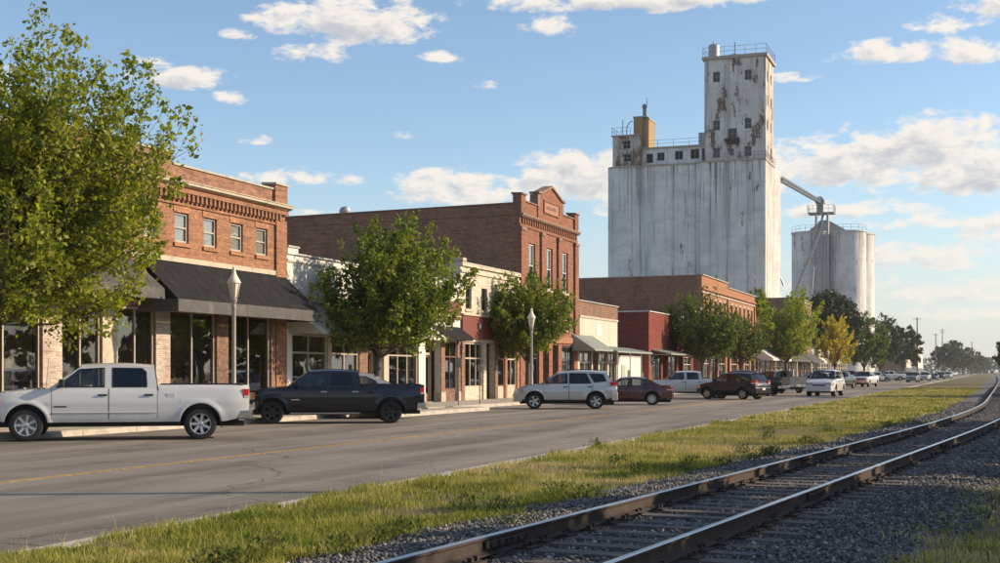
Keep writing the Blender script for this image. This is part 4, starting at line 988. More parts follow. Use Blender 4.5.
simple_shop('small_white_store', 'small white store with a red trimmed front past the dark trees', 330.0, 26.0, 6.5, 16, 'stucco_white', 'stucco_white', None, 4, wz=(4.2, 5.4))
B = simple_shop('white_block', 'white three storey block far down the street behind utility poles', 560.0, 40.0, 14.0, 30, 'stucco_white', 'stucco_white', None, 6, wz=(9.0, 11.5))
simple_shop('grey_workshop', 'low grey workshop farther down the street before the white block', 480.0, 30.0, 6.5, 18, 'stucco_cream', 'brick_patchy', None, 3, wz=(4.2, 5.6))
# ------------------------------------------------------------------ the grain elevator
GX, GY = -34.9, 224.6
E = thing('grain_elevator', 'towering weathered white concrete grain elevator with rust streaked headhouse', 'grain elevator', (GX, GY, 0))
HB = 36.7
def bin_arc(x0, x1, bulge, y0=0.0, n=10):
    return [(x0+(x1-x0)*i/n, y0-bulge*math.sin(math.pi*i/n)**.8) for i in range(n+1)]
for (x0, x1, bl) in ((-27.0, -21.2, .95), (-21.2, -15.5, .95), (-15.5, -11.6, .6)):
    g = MB(); g.prism(bin_arc(x0+.006, x1-.006, bl)+[(x1-.006, 13.0), (x0+.006, 13.0)], -.1, HB, 'z'); g.build('storage_bin', 'silo_wash', E, smooth=True, angle=35)
    g = MB(); g.prism(bin_arc(x0+.004, x1-.004, bl+.22)+[(x1-.004, 12.9), (x0+.004, 12.9)], HB+.003, HB+.28, 'z'); g.build('bin_cornice', 'trim_stone', E)
xs = [-11.6, -9.2, -6.4, -3.0, 0]
for i in range(4):
    g = MB(); x0, x1 = xs[i]+.005, xs[i+1]-.005
    g.prism(bin_arc(x0, x1, .34, -.35, 8)+[(x1, 9.3), (x0, 9.3)], -.1, HB+.15, 'z'); g.build('storage_bin', 'silo_wash', E, smooth=True, angle=30)
for y0, y1, bl in ((9.31, 13.6, .75),):
    pts = [(-4.0, y0), (0, y0)]+[(bl*math.sin(math.pi*i/8), y0+(y1-y0)*i/8) for i in range(1, 9)]+[(-4.0, y1)]
    g = MB(); g.prism(pts, -.1, HB-.2, 'z'); g.build('storage_bin', 'silo_wash', E, smooth=True, angle=35)
g = MB(); g.prism([(-11.7, -.75), (.15, -.75), (.15, 9.5), (-11.7, 9.5)], HB+.153, HB+.45, 'z'); g.build('bin_cornice', 'trim_stone', E)
# headhouse
TB, TT = HB+.46, 54.1; tx0, tx1, ty0, ty1 = -10.2, .0, -.25, 8.5
def face_holes(fw): return fw
tw = thing_part('headhouse', E)
fwin = [(-8.75, -7.57, 50.3, 52.0), (-3.45, -2.3, 50.3, 52.0), (-8.75, -7.57, 42.2, 43.9), (-3.45, -2.3, 42.2, 43.9), (-8.75, -7.57, 37.6, 39.3), (-3.45, -2.3, 37.6, 39.3), (-6.25, -4.77, 40.7, 42.4), (-5.85, -5.25, 37.9, 39.0)]
g = openwall(MB(), tx0, tx1, TB, TT, fwin, ty0, ty0+.4); g.v = [(v[1], v[0], v[2]) for v in g.v]; g.build('front_wall', 'tower_wash', tw)
swin = [(1.6, 2.6, z, z+1.7) for z in (37.9, 42.2, 46.3, 50.3)]+[(5.2, 6.2, z, z+1.7) for z in (37.9, 42.2, 46.3, 50.3)]
g = openwall(MB(), ty0+.402, ty1, TB, TT, swin, tx1, tx1-.4); g.build('side_wall', 'tower_wash', tw)
g = MB(); g.box(tx0, tx0+.4, ty0+.402, ty1, TB, TT); g.build('side_wall', 'tower_wash', tw); g = MB(); g.box(tx0+.41, tx1-.41, ty1-.4, ty1-.003, TB, TT); g.build('back_wall', 'tower_wash', tw)
g = MB(); g.box(tx0-.35, tx1+.35, ty0-.35, ty1+.35, TT+.003, TT+.5); g.build('roof_slab', 'trim_stone', tw)
for a, b_, c_, d in fwin:
    g = MB(); w_ = .1; y_ = ty0+.2
    for q in ((a, a+w_), (b_-w_, b_), ((a+b_)/2-.04, (a+b_)/2+.04)): g.box(q[0], q[1], y_, y_+.08, c_, d)
    for z in (c_, (c_+d)/2-.04, d-w_): g.box(a+w_, b_-w_, y_+.003, y_+.077, z, z+w_*.9)
    f_ = g.build('window', 'steel_grey', tw); g = MB(); g.box(a, b_, y_+.09, y_+.11, c_, d); g.build('pane', 'broken_sash', f_)
for a, b_, c_, d in swin:
    g = MB(); x_ = tx1-.2; frame_rect(g, a, b_, c_, d, .1, x_-.08, x_); g.box(x_-.07, x_-.01, a, b_, (c_+d)/2-.04, (c_+d)/2+.04); f_ = g.build('window', 'steel_grey', tw)
    g = MB(); g.box(x_-.12, x_-.1, a, b_, c_, d); g.build('pane', 'broken_sash', f_)
g = MB(); g.prism([(-6.75, 40.3), (-6.3, 39.75), (-4.7, 39.75), (-4.3, 40.3), (-4.3, 40.6), (-6.75, 40.6)], ty0-.9, ty0-.003, 'y'); g.build('spout_ledge', 'rust_iron', tw)
def railing(mb, pts, z, h, step=1.6, r=.035):
    for a, b_ in zip(pts[:-1], pts[1:]):
        a, b_ = Vector((*a, z)), Vector((*b_, z)); n = max(1, int((b_-a).length/step))
        for i in range(n+1): p = a.lerp(b_, i/n); mb.bar(p, p+Vector((0, 0, h)), r*1.5)
        for q in (.5, 1.0): mb.bar(a+Vector((0, 0, h*q)), b_+Vector((0, 0, h*q)), r*1.3)
g = MB(); railing(g, [(tx0-.2, ty0-.2), (tx1+.2, ty0-.2), (tx1+.2, ty1+.2), (tx0-.2, ty1+.2), (tx0-.2, ty0-.2)], TT+.5, 1.5); g.build('railing', 'steel_grey', tw)
g = MB(); railing(g, [(-10.4, -.7), (.1, -.7), (.1, 9.4)], HB+.45, 1.1); g.build('ledge_railing', 'steel_grey', E)
g = MB(); g.lathe([(.95, TT+.5), (.95, TT+2.7), (.5, TT+3.0), (.15, TT+3.1), (.15, TT+3.5), (0, TT+3.5)], 18, (-8.9, 1.4, 0)); g.build('roof_tank', 'galvanised', tw, smooth=True)
g = MB(); g.tube([(-5.3, 1.0, TT+.5), (-5.3, 1.0, TT+2.9)], .10, 6); g.box(-5.9, -4.9, .6, 1.4, TT+.5, TT+.9); g.build('aerial', 'steel_grey', tw)
# gallery and penthouses on the bins
gal = thing_part('gallery', E); gw = [(-20.6, -19.4, 37.6, 39.2), (-18.7, -17.4, 37.9, 39.3), (-15.6, -14.2, 37.9, 39.4), (-12.9, -11.4, 37.9, 39.6), (-10.95, -10.4, 37.3, 39.6)]
g = openwall(MB(), -21.4, -10.2, HB+.285, 40.0, gw, 1.4, 1.75); g.v = [(v[1], v[0], v[2]) for v in g.v]; g.build('front_wall', 'silo_wash', gal)
g = MB(); g.box(-21.4, -10.25, 1.76, 8.0, HB+.285, 39.98); g.build('rear_block', 'interior_dark', gal)
g = MB(); g.box(-21.5, -10.21, 1.1, 8.2, 40.003, 40.25); g.build('roof_slab', 'trim_stone', gal)
for a, b_, c_, d in gw[1:4]:
    g = MB(); y_ = 1.5
    for q in ((a, a+.1), (b_-.1, b_), ((a+b_)/2-.04, (a+b_)/2+.04)): g.box(q[0], q[1], y_, y_+.07, c_, d)
    for z in (c_, d-.1): g.box(a+.1, b_-.1, y_+.003, y_+.067, z, z+.1)
    g.build('window', 'steel_grey', gal)
g = MB(); railing(g, [(-21.3, 1.3), (-10.4, 1.3)], 40.25, 1.2, 2.2); g.build('railing', 'steel_grey', gal)
g = MB(); g.box(-11.75, -10.25, 2.4, 4.2, 40.253, 42.5); g.build('roof_tank', 'galvanised', gal, bevel=.05)
pen = thing_part('penthouse', E); pw = [(-24.3, -23.0, 37.9, 39.2), (-24.45, -23.15, 40.1, 41.5)]
g = openwall(MB(), -26.3, -21.42, HB+.285, 42.3, pw, .4, .75); g.v = [(v[1], v[0], v[2]) for v in g.v]; g.build('front_wall', 'flaked_wash', pen)
g = MB(); g.box(-21.75, -21.42, .753, 5.0, HB+.285, 42.3); g.build('side_wall', 'ochre_plaster', pen); g = MB(); g.box(-26.3, -21.76, 1.0, 5.0, HB+.285, 42.28); g.build('rear_block', 'interior_dark', pen)
g = MB(); g.box(-26.5, -21.3, .2, 5.2, 42.303, 42.5); g.build('roof_slab', 'trim_stone', pen)
for a, b_, c_, d in pw:
    g = MB(); y_ = .55
    for q in ((a, a+.1), (b_-.1, b_), ((a+b_)/2-.04, (a+b_)/2+.04)): g.box(q[0], q[1], y_, y_+.07, c_, d)
    for z in (c_, (c_+d)/2-.05, d-.1): g.box(a+.1, b_-.1, y_+.003, y_+.067, z, z+.1)
    g.build('window', 'steel_grey', pen)
g = MB(); railing(g, [(-26.4, .3), (-23.1, .3)], 42.5, 1.3, 1.2); railing(g, [(-26.4, .3), (-26.4, 5.0)], 42.5, 1.3, 1.5); g.build('railing', 'steel_grey', pen)
g = MB(); g.tube([(-24.6, .8, 42.5), (-24.6, .8, 45.2)], .07, 6); g.tube([(-23.9, .8, 42.5), (-23.9, .8, 43.8), (-23.5, .8, 44.6), (-22.9, .8, 44.9)], .08, 6); g.build('vent_pipe', 'steel_grey', pen)
och = thing_part('stair_block', E)
g = MB(); g.box(-22.9, -21.35, 1.6, 8.4, 42.51, 45.6); g.box(-21.35, -20.7, 2.0, 8.2, 40.26, 45.55); g.build('block', 'ochre_plaster', och)
g = MB(); g.box(-23.0, -20.6, 1.5, 8.5, 45.603, 45.8); g.build('roof_slab', 'trim_stone', och)
g = MB(); g.lathe([(.32, 45.8), (.32, 47.3), (.42, 47.4), (.42, 47.9), (0, 48.1)], 12, (-21.2, 2.6, 0)); g.tube([(-20.8, 2.6, 47.9), (-20.75, 2.6, 48.9), (-21.0, 2.6, 49.0)], .05, 5); g.build('vent_stack', 'steel_grey', och)

# second bin group, with its head platform, ladder mast and the long inclined conveyor
def pix_world(px, D): 
    Xc = (px-500)*D/1346.; c_, s_ = math.cos(R(20)), math.sin(R(20)); return Xc*c_-D*s_, Xc*s_+D*c_
bx, by = -35.8, 327.0
E2 = thing('twin_grain_bin', 'smaller twin round white concrete grain bins with peaked roof and head platform', 'grain bin', (bx, by, 0))
HZ = 34.6
for cxx, cyy, r_ in ((-4.2, 0, 4.6), (4.1, .5, 4.35), (5.6, 7.5, 4.2), (-4.0, 8.5, 4.4)):
    g = MB(); g.lathe([(r_, -.1), (r_, HZ), (r_+.18, HZ), (r_+.18, HZ+.3), (0, HZ+.35)], 40, (cxx, cyy, 0)); g.build('storage_bin', 'bin_wash', E2, smooth=True, angle=35)
g = MB(); g.prism([(-5.6, HZ+.3), (4.6, HZ+.3), (-.4, HZ+3.3), (-2.2, HZ+3.3)], 1.0, 7.0, 'y'); g.build('peaked_roof', 'galvanised', E2)
g = MB(); railing(g, [(-8.7, -.5), (-6.5, -3.7), (-2.5, -3.9), (0, -2.0), (3.5, -3.6), (7.0, -2.4), (8.4, .6)], HZ+.35, 1.4, 1.3, .04); g.build('railing', 'steel_grey', E2)
hp = thing_part('head_platform', E2)
g = MB(); g.box(-4.6, 1.4, -4.2, .2, 39.0, 39.25); g.build('deck', 'steel_grey', hp)
g = MB(); railing(g, [(-4.6, .2), (-4.6, -4.2), (1.4, -4.2), (1.4, .2)], 39.25, 1.7, 1.2, .045); g.build('railing', 'steel_grey', hp)
g = MB(); g.box(-2.6, -1.1, -3.4, -1.6, 39.26, 41.5); g.prism([(-2.9, 41.5), (-.8, 41.5), (-.8, 42.2), (-1.5, 43.0), (-2.4, 43.0), (-2.9, 42.3)], -3.6, -1.4, 'y'); g.build('elevator_head', 'galvanised', hp)
mast = thing_part('ladder_mast', E2)
for x_ in (-2.6, -1.2):
    for y_ in (-4.9, -3.7): g = MB(); g.bar((x_-.9*(x_ < -2), y_, 0), (x_, y_, 39.0), .28); g.build('mast_leg', 'galvanised', mast)
g = MB()
for i in range(16):
    z = 1+i*2.4; xl = -3.5+.9*z/39
    g.bar((xl, -4.9, z), (-1.2, -4.9, z), .12); g.bar((xl, -4.9, z), (-1.2, -4.9, z+2.4), .09); g.bar((xl, -3.7, z), (xl, -4.9, z+2.4), .09)
g.build('lattice', 'galvanised', mast)
g = MB(); g.tube([(.1, -4.3, 0), (.1, -4.3, 38.9)], .34, 10); g.build('elevator_leg', 'galvanised', mast)
g = MB(); g.tube([(-.9, -4.6, 38.5), (-3.5, -5.6, 30), (-7.5, -6.2, 20), (-11.0, -6.0, 8), (-12.5, -6, 0)], .22, 8); g.build('spout', 'steel_grey', mast)
cv = thing('inclined_conveyor', 'long inclined conveyor tube running from the elevator to the twin bins', 'conveyor', (GX+.6, GY+12.6, 35.4))
dv = Vector((bx-1.9, by-2.6, 41.9))-Vector(cv.location)
g = MB(); up = Vector((0, 0, .34)); sd_ = Vector((.32, 0, 0))
for q in (up+sd_, up-sd_, -up+sd_, -up-sd_): g.bar(q, dv+q, .14)
g.build('truss_chord', 'steel_grey', cv)
g = MB()
for i in range(44):
    a, b_ = dv*(i/44), dv*((i+1)/44)
    for s_ in (sd_, -sd_): g.bar(a+up*(1 if i % 2 else -1)+s_, b_+up*(-1 if i % 2 else 1)+s_, .08)
g.build('truss_web', 'steel_grey', cv)
g = MB(); g.tube([Vector((0, 0, 0)), dv], .27, 10); g.build('conveyor_tube', 'trim_dark', cv)
fx, fy = pix_world(789, 300)
F_ = thing('collapsed_spout', 'bent collapsed spouting leaning between the elevator and the twin bins', 'spout', (fx, fy, 0))
for pts, r_ in (([(-1.5, 0, 0), (-1.0, 0, 10), (-2.2, 0, 18), (-4.0, 0, 30)], .13), ([(-2.2, 0, 12), (1.2, 0, 19), (4.5, 0, 27), (6.8, 0, 33)], .30), ([(1.4, .3, 0), (-.2, .2, 14), (-2.6, 0, 20)], .26), ([(-2.4, 0, 24), (-1.2, .1, 21)], .2), ([(3.2, 0, 9), (5.0, 0, 20), (5.4, 0, 25)], .2), ([(-1, 0, 15), (3, 0, 20)], .16)):
    g = MB(); g.tube(pts, r_, 8); g.build('spout_pipe', 'galvanised', F_)

# ------------------------------------------------------------------ street furniture
def street_lamp(s, label, px_x=-23.3):
    L = thing('street_lamp', label, 'street lamp', (px_x, s, .15), group='street lamps along the pavement')
    g = MB(); g.lathe([(.20, 0), (.20, .12), (.15, .18), (.14, .5), (.10, .62), (.075, .7), (.068, 3.6), (.085, 3.64), (.085, 3.72), (.06, 3.76), (.10, 3.86), (.12, 3.93), (.09, 3.97), (0, 3.97)], 16); g.build('post', 'lamp_post_paint', L, smooth=True, angle=30)
    g = MB(); g.lathe([(.09, 3.975), (.115, 4.0), (.195, 4.42), (.20, 4.46), (.0, 4.47)], 8); g.build('lantern', 'lamp_lens', L)
    g = MB()
    for k in range(8): a = math.pi/4*k; g.bar((.118*math.cos(a), .118*math.sin(a), 3.99), (.203*math.cos(a), .203*math.sin(a), 4.45), .016)
    g.build('lantern_rib', 'lamp_post_paint', L)
    g = MB(); g.lathe([(.225, 4.46), (.23, 4.50), (.17, 4.60), (.10, 4.72), (.065, 4.82), (.05, 4.9), (.06, 4.94), (.03, 5.0), (0, 5.02)], 16); g.build('lamp_cap', 'lamp_lens', L, smooth=True, angle=50)
street_lamp(38.5, 'tall cream street lamp standing in front of the black canvas awning')
street_lamp(69.0, 'cream street lamp beside the round tree near the pediment building')
street_lamp(211.0, 'small distant street lamp under the yellow tree')
def sign_post(x, y, label, h, w, hh):
    S = thing('sign_post', label, 'sign', (x, y, .15), R(0)); g = MB(); g.tube([(0, 0, 0), (0, 0, h)], .03, 6); g.build('post', 'steel_grey', S)
    g = MB(); g.box(-w/2, w/2, -.03, -.022, h-hh, h+.02); g.build('sign_plate', 'sign_back', S, bevel=.01)
sign_post(-23.4, 58.6, 'thin post with small grey plate near the cream shop bulkhead', 2.2, .3, .45)
sign_post(-23.4, 61.4, 'bare thin sign post a few steps past the grey plate', 1.9, .2, .3)
def utility_pole(x, y, h, label, arms=1, grp=None, r=.16):
    P = thing('utility_pole', label, 'utility pole', (x, y, 0), group=grp)
    g = MB(); g.tube([(0, 0, -.1), (0, 0, h)], [r, r*.65], 10); g.build('pole', 'pole_wood', P)
    for k in range(arms):
        g = MB(); z = h-.6-k*1.2; g.box(-1.3, 1.3, -.06, .06, z, z+.12); c_ = g.build('crossarm', 'pole_wood', P)
        for q in (-1.15, -.5, .5, 1.15): g = MB(); g.lathe([(.05, z+.12), (.08, z+.2), (.05, z+.32), (0, z+.34)], 8, (q, 0, 0)); g.build('insulator', 'steel_grey', c_)
utility_pole(8.9, 25.3, 12.5, 'bare wooden utility pole on the far side of the track', 1, r=.17)
utility_pole(-23.6, 486, 20.5, 'tall dark utility pole rising past the end of the dark trees', 1, r=.3)
utility_pole(-23.6, 655, 19.5, 'slim utility pole in front of the far tree clump', 1, r=.3)
utility_pole(-23.2, 735, 24.0, 'tall slim utility pole with crossarm over the far tree clump', 2, r=.32)
utility_pole(-30.0, 600, 17.0, 'utility pole beside the white three storey block', 1, r=.28)
utility_pole(-12.0, 1010, 23.0, 'faint utility pole at the hazy end of the street', 1, r=.35)

# ------------------------------------------------------------------ trees
leafmat('leaf_lime', (.085, .12, .014), (.34, .35, .03), (.26, .27, .022), .45)
leafmat('leaf_green', (.045, .08, .013), (.22, .265, .032), (.24, .255, .028), .42)
leafmat('leaf_deep', (.036, .065, .012), (.16, .20, .027), (.175, .19, .024), .38)
leafmat('leaf_yellowgreen', (.14, .20, .02), (.29, .33, .03), (.38, .36, .03), .45)
leafmat('leaf_yellow', (.44, .34, .022), (.60, .46, .03), (.34, .32, .028), .45)
leafmat('leaf_dark', (.016, .034, .012), (.034, .055, .017), (.05, .062, .02), .22)
leafmat('leaf_far', (.035, .055, .022), (.06, .08, .03), (.09, .09, .03), .2)
def tree(name, label, pos, top, rx, rz, trunk, leaf, nleaf, size, seed, shift=(0, 0), fork=None, shoots=1.0, gap=.0, mains=7, group=None, ry=None, upward=.5, droop=0.0, tight=1.0, fan=0, zmin=-.72):
    """tapered trunk, limbs, branches and twigs; every leaf a face of its own, hung along the twigs"""
    rr = np.random.default_rng(seed); ry = ry or rx
    T = thing(name, label, 'tree', pos, 0, group); H = top; cz = H-rz; cc = np.array([shift[0], shift[1], cz]); fork = fork or max(1.3, cz-rz*.75)
    fk = np.array([shift[0]*.12, shift[1]*.12, fork])
    R3 = np.array([rx, ry, rz])
    # crown outline is lumpy: radius depends on direction
    lob = rr.normal(size=(9, 3)); lob /= np.linalg.norm(lob, axis=1)[:, None]; lobw = rr.uniform(-.22, .24, 9)
    def rad(d): return 1.0+np.clip((np.maximum(d@lob.T, 0)**3)@lobw, -.3, .3)
    def sample(n, lo, hi):
        d = rr.normal(size=(n*3, 3)); d /= np.linalg.norm(d, axis=1)[:, None]; d = d[d[:, 2] > zmin][:n]
        r_ = lo+(hi-lo)*rr.random(len(d))**.6
        p = d*(r_*rad(d))[:, None]
        p[:, :2] *= np.where(p[:, 2] < 0, 1.0+.12*p[:, 2], 1.0-.10*p[:, 2])[:, None]      # a little broader low down
        return p*R3+cc, d
    wood = MB()
    def limb(a, b_, r0, r1, n=5, bow=.12):
        a, b_ = np.array(a), np.array(b_); L = np.linalg.norm(b_-a); pts = []
        mid = rr.normal(0, bow*.5, 3)*L; mid[2] -= bow*L*.35
        for i in range(n+1):
            u = i/n; pts.append(a+(b_-a)*u+mid*math.sin(math.pi*u)*.6)
        return pts, [r0+(r1-r0)*(i/n)**.8 for i in range(n+1)]
    base = np.array([0, 0, -.05]); tp, _ = limb(base, fk, trunk, trunk*.75, 5, .05); tp[0] = base; tp[-1] = fk
    wood.tube([tuple(base), tuple(base+[0, 0, .18])]+[tuple(p) for p in tp[1:]], [trunk*1.5, trunk*1.12]+[trunk*(1-.25*i/5) for i in range(1, 6)], 10)
    nodes = []; mp, _ = sample(mains*2, .50, .68); mp = mp[mp[:, 2] > fork+.2][:mains]
    mp = np.r_[mp, (cc+[0, 0, rz*.62])[None]]
    for p in mp:
        pts, rs_ = limb(fk+[0, 0, rr.uniform(-.3, .15)*min(1, fork*.3)], p, trunk*.52, trunk*.17, 6); wood.tube([tuple(q) for q in pts], rs_, 7, False); nodes += pts[2:]
    nodes = np.array(nodes); n2 = int(mains*7); sp_, _ = sample(n2, .55, .84); nod2 = [nodes]
    for p in sp_:
        a = nodes[np.argmin(np.linalg.norm(nodes-p, axis=1)+.4*np.maximum(0, nodes[:, 2]-p[2]))]
        pts, rs_ = limb(a, p, trunk*.17, trunk*.06, 4); wood.tube([tuple(q) for q in pts], rs_, 5, False); nod2.append(np.array(pts[1:]))
    nodes2 = np.concatenate(nod2)
    if fan:
        # leafy branches fanning out from the leaders, each with side shoots: a spiky, layered outline with gaps
        ends, ed = sample(fan, .99, 1.0); ends = cc+(ends-cc)*rr.uniform(.66, 1.10, (len(ends), 1)); tw, td, axes = [], [], []
        for p, d in zip(ends, ed):
            hgt = np.clip((p[2]-fork)/(H-fork), 0, 1); s0 = fk+(cc+[0, 0, rz*.45]-fk)*(hgt**1.3)*.62+rr.normal(0, .08, 3)
            L = np.linalg.norm(p-s0); sag = np.array([0, 0, -.10*L*(1-hgt)]); side_ = rr.normal(0, .05, 3)*L
            q = [s0+(p-s0)*u+(sag+side_)*math.sin(math.pi*u) for u in np.linspace(0, 1, 7)]
            q[-1] = q[-1]+np.array([0, 0, upward*.12*L]); wood.tube([tuple(a) for a in q], [trunk*(.17*(1-u)+.018) for u in np.linspace(0, 1, 7)], 5, False)
            q = np.array(q); ns = max(4, int(L/(.34*rx/3.0)))
            for u in np.linspace(.30, 1.0, ns):
                i_ = min(5, int(u*6)); f_ = u*6-i_; c0_ = q[i_]*(1-f_)+q[i_+1]*f_; bd = q[i_+1]-q[i_]; bd = bd/np.linalg.norm(bd)
                sd2 = rr.normal(size=3); sd2 -= bd*(sd2@bd); sd2[2] *= .55; sd2 /= np.linalg.norm(sd2)
                dr = bd*(.55 if u < .99 else 1.0)+sd2*(.85 if u < .99 else .1)+np.array([0, 0, .25*upward]); dr /= np.linalg.norm(dr)
                tw.append(c0_); td.append(d); axes.append(dr*(rr.uniform(.5, 1.1)*(.85-.5*u)+.16)*rx*.30*shoots)
        per = max(10, int(nleaf/len(tw))); LP, LD, LB = [], [], []
        for p, d, ax in zip(tw, td, axes):
            e = p+ax; wood.tube([tuple(p), tuple((p+e)/2), tuple(e)], [trunk*.035, trunk*.025, trunk*.01], 3, False)
            m = int(per*rr.uniform(.5, 1.5)); u = rr.random(m)**.8; sc = .085*rx/3.0*(1.25-.7*u)*tight*1.5
            LP.append(p+ax*u[:, None]*1.08+rr.normal(size=(m, 3))*sc[:, None]); LD.append(ax/np.linalg.norm(ax)*.7+rr.normal(0, .6, (m, 3))); LB.append(np.broadcast_to(d, (m, 3)))
        tw = np.zeros((0, 3)); td = tw
    else:
        ntw = max(60, int(nleaf/70)); tw, td = sample(ntw, .35, 1.0)
    if gap > 0 and not fan:
        k = np.array([mnoise.noise((p[0]*.9+seed, p[1]*.9, p[2]*.9)) > -.5+gap for p in tw]); tw, td = tw[k], td[k]
    if not fan:
        LP, LD, LB = [], [], []
        per = max(12, int(nleaf/len(tw)))
    for p, d in zip(tw, td):
        a = nodes2[np.argmin(np.linalg.norm(nodes2-p, axis=1))]
        dirn = d*R3/max(R3)+np.array([0, 0, upward])-np.array([0, 0, droop]); dirn = dirn/np.linalg.norm(dirn)+rr.normal(0, .28, 3); dirn /= np.linalg.norm(dirn)
        L = rr.uniform(.35, .8)*shoots*rx*.30; e = p+dirn*L*.55; st = p-dirn*L*.45
        wood.tube([tuple(a), tuple((a+st)/2+rr.normal(0, .05, 3)), tuple(st), tuple(e)], [trunk*.05, trunk*.04, trunk*.032, trunk*.012], 3, False)
        m = int(per*rr.uniform(.55, 1.45)); u = rr.random(m); sc = (.16+.13*rr.random())*rx*.30*np.sqrt(shoots)*(1.15-.75*u)*tight
        off = rr.normal(size=(m, 3))*sc[:, None]; LP.append(st+(e-st)*u[:, None]*1.05+off); LD.append(dirn*.55+rr.normal(0, .65, (m, 3)))
        LB.append(np.broadcast_to(d, (m, 3)))
    wood.build('trunk', 'bark', T, smooth=True, angle=60)
    P = np.concatenate(LP); A = np.concatenate(LD); A /= np.linalg.norm(A, axis=1)[:, None]; n = len(P)
    N = np.concatenate(LB)*.5+np.array([0, 0, .6])+rr.normal(0, .55, (n, 3)); B_ = np.cross(A, N); B_ /= np.linalg.norm(B_, axis=1)[:, None]+1e-9
    s_ = size*np.clip(rr.lognormal(-.03, .32, n), .45, 1.9)[:, None]
    nn = np.cross(B_, A)
    V = np.stack([P-A*s_*.5, P+B_*s_*.36-A*s_*.04+nn*s_*.10, P+A*s_*.55, P-B_*s_*.36-A*s_*.04+nn*s_*.10], 1).reshape(-1, 3)
    F = np.arange(n*4).reshape(-1, 4)
    link('crown', np_mesh('crown', V, F, leaf), T)
    return T
tree('street_tree', 'large sprawling lime green tree overhanging the white pickup and black awning', (-24.6, 27.9, .12), 9.3, 3.6, 3.75, .22, 'leaf_lime', 50000, .118, 3, shift=(1.6, .8), fork=2.2, shoots=1.25, mains=7, upward=.95, fan=92, zmin=-.36)
tree('street_tree', 'upright lime green tree standing just behind the sprawling tree', (-25.6, 26.6, .12), 10.0, 2.4, 3.5, .2, 'leaf_lime', 24000, .12, 8, shift=(-.3, .4), shoots=1.3, upward=.9, fan=75, zmin=-.5)
tree('street_tree', 'full green shade tree beside the black pickup before the white shop front', (-24.2, 51.4, .12), 7.6, 3.0, 2.85, .2, 'leaf_green', 44000, .135, 5, shift=(.5, .2), fork=2.2, shoots=1.2, mains=8, upward=.55, fan=125, zmin=-.5)
tree('street_tree', 'rounded bright green tree behind the silver SUV by the cream street lamp', (-25.0, 73.4, .12), 7.1, 2.75, 2.5, .15, 'leaf_green', 32000, .135, 6, fork=2.2, shoots=1.2, upward=.6, fan=100, zmin=-.5)
tree('street_tree', 'broad dark green tree before the red painted shop', (-24.2, 119.5, .12), 8.3, 3.5, 3.0, .18, 'leaf_deep', 26000, .17, 7, fork=2.3, shoots=1.2, upward=.55, fan=100, zmin=-.55)
tree('street_tree', 'smaller dark green tree before the long brick block', (-24.2, 139.5, .12), 8.0, 2.8, 2.9, .16, 'leaf_deep', 17000, .17, 9, fork=2.2, shoots=1.2, upward=.55, fan=80, zmin=-.55)
tree('street_tree', 'lime green tree before the white awning shop', (-24.2, 172.0, .12), 11.1, 4.1, 4.3, .22, 'leaf_yellowgreen', 22000, .21, 12, fork=2.6, shoots=1.25, upward=.6, fan=80)
tree('street_tree', 'leafy tree top rising at the corner of the long brick block', (-27.0, 166.0, 7.9-7.9), 11.8, 2.6, 2.9, .18, 'leaf_yellowgreen', 9000, .22, 13, fork=5.0, gap=.1)
tree('street_tree', 'golden yellow tree over the small distant street lamp', (-24.0, 227.0, .12), 10.2, 3.1, 3.9, .18, 'leaf_yellow', 14000, .24, 14, fork=2.4, shoots=1.25, upward=.6, fan=60)
tree('shade_tree', 'huge dark tree standing before the twin grain bins', (-27.5, 250.0, .12), 17.2, 6.6, 7.2, .4, 'leaf_dark', 26000, .36, 15, fork=3.0, gap=.12)
tree('shade_tree', 'dark spreading tree right behind the golden yellow tree', (-33.0, 236.0, .12), 13.5, 5.4, 5.8, .35, 'leaf_dark', 16000, .36, 16, fork=3.0, gap=.1)
tree('shade_tree', 'mid green roadside tree past the huge dark tree', (-25.5, 300.0, .12), 14.0, 5.2, 6.3, .35, 'leaf_deep', 17000, .38, 17, fork=2.4, gap=.1)
tree('shade_tree', 'dark green roadside tree in the middle of the shady row', (-25.5, 345.0, .12), 14.6, 5.2, 6.6, .35, 'leaf_dark', 14000, .4, 18, fork=2.4, gap=.1)
tree('shade_tree', 'last dark tree of the shady row beside the tall utility pole', (-24.5, 420.0, .12), 16.0, 5.6, 7.2, .35, 'leaf_dark', 14000, .45, 19, fork=2.4, gap=.1)
for i, (px, D, tp_, r_) in enumerate(((944, 640, 16.5, 6.5), (953, 690, 17.5, 7.5), (963, 760, 17.0, 7.5), (971, 900, 16, 8.5), (979, 1050, 15, 8.5), (984, 1250, 12, 9))):
    x_, y_ = pix_world(px, D); tree('far_tree', 'hazy tree in the clump at the far end of the street', (x_, y_, 0), tp_, r_, tp_*.46, .4, 'leaf_far', 6000, .75, 30+i, fork=2.5, group='hazy trees closing the street')
tree('shade_tree', 'dark tree across the track at the far end of the curve', (5.2, 330.0, 0), 9.8, 4.6, 4.2, .3, 'leaf_dark', 10000, .4, 40, fork=2.0, gap=.1)
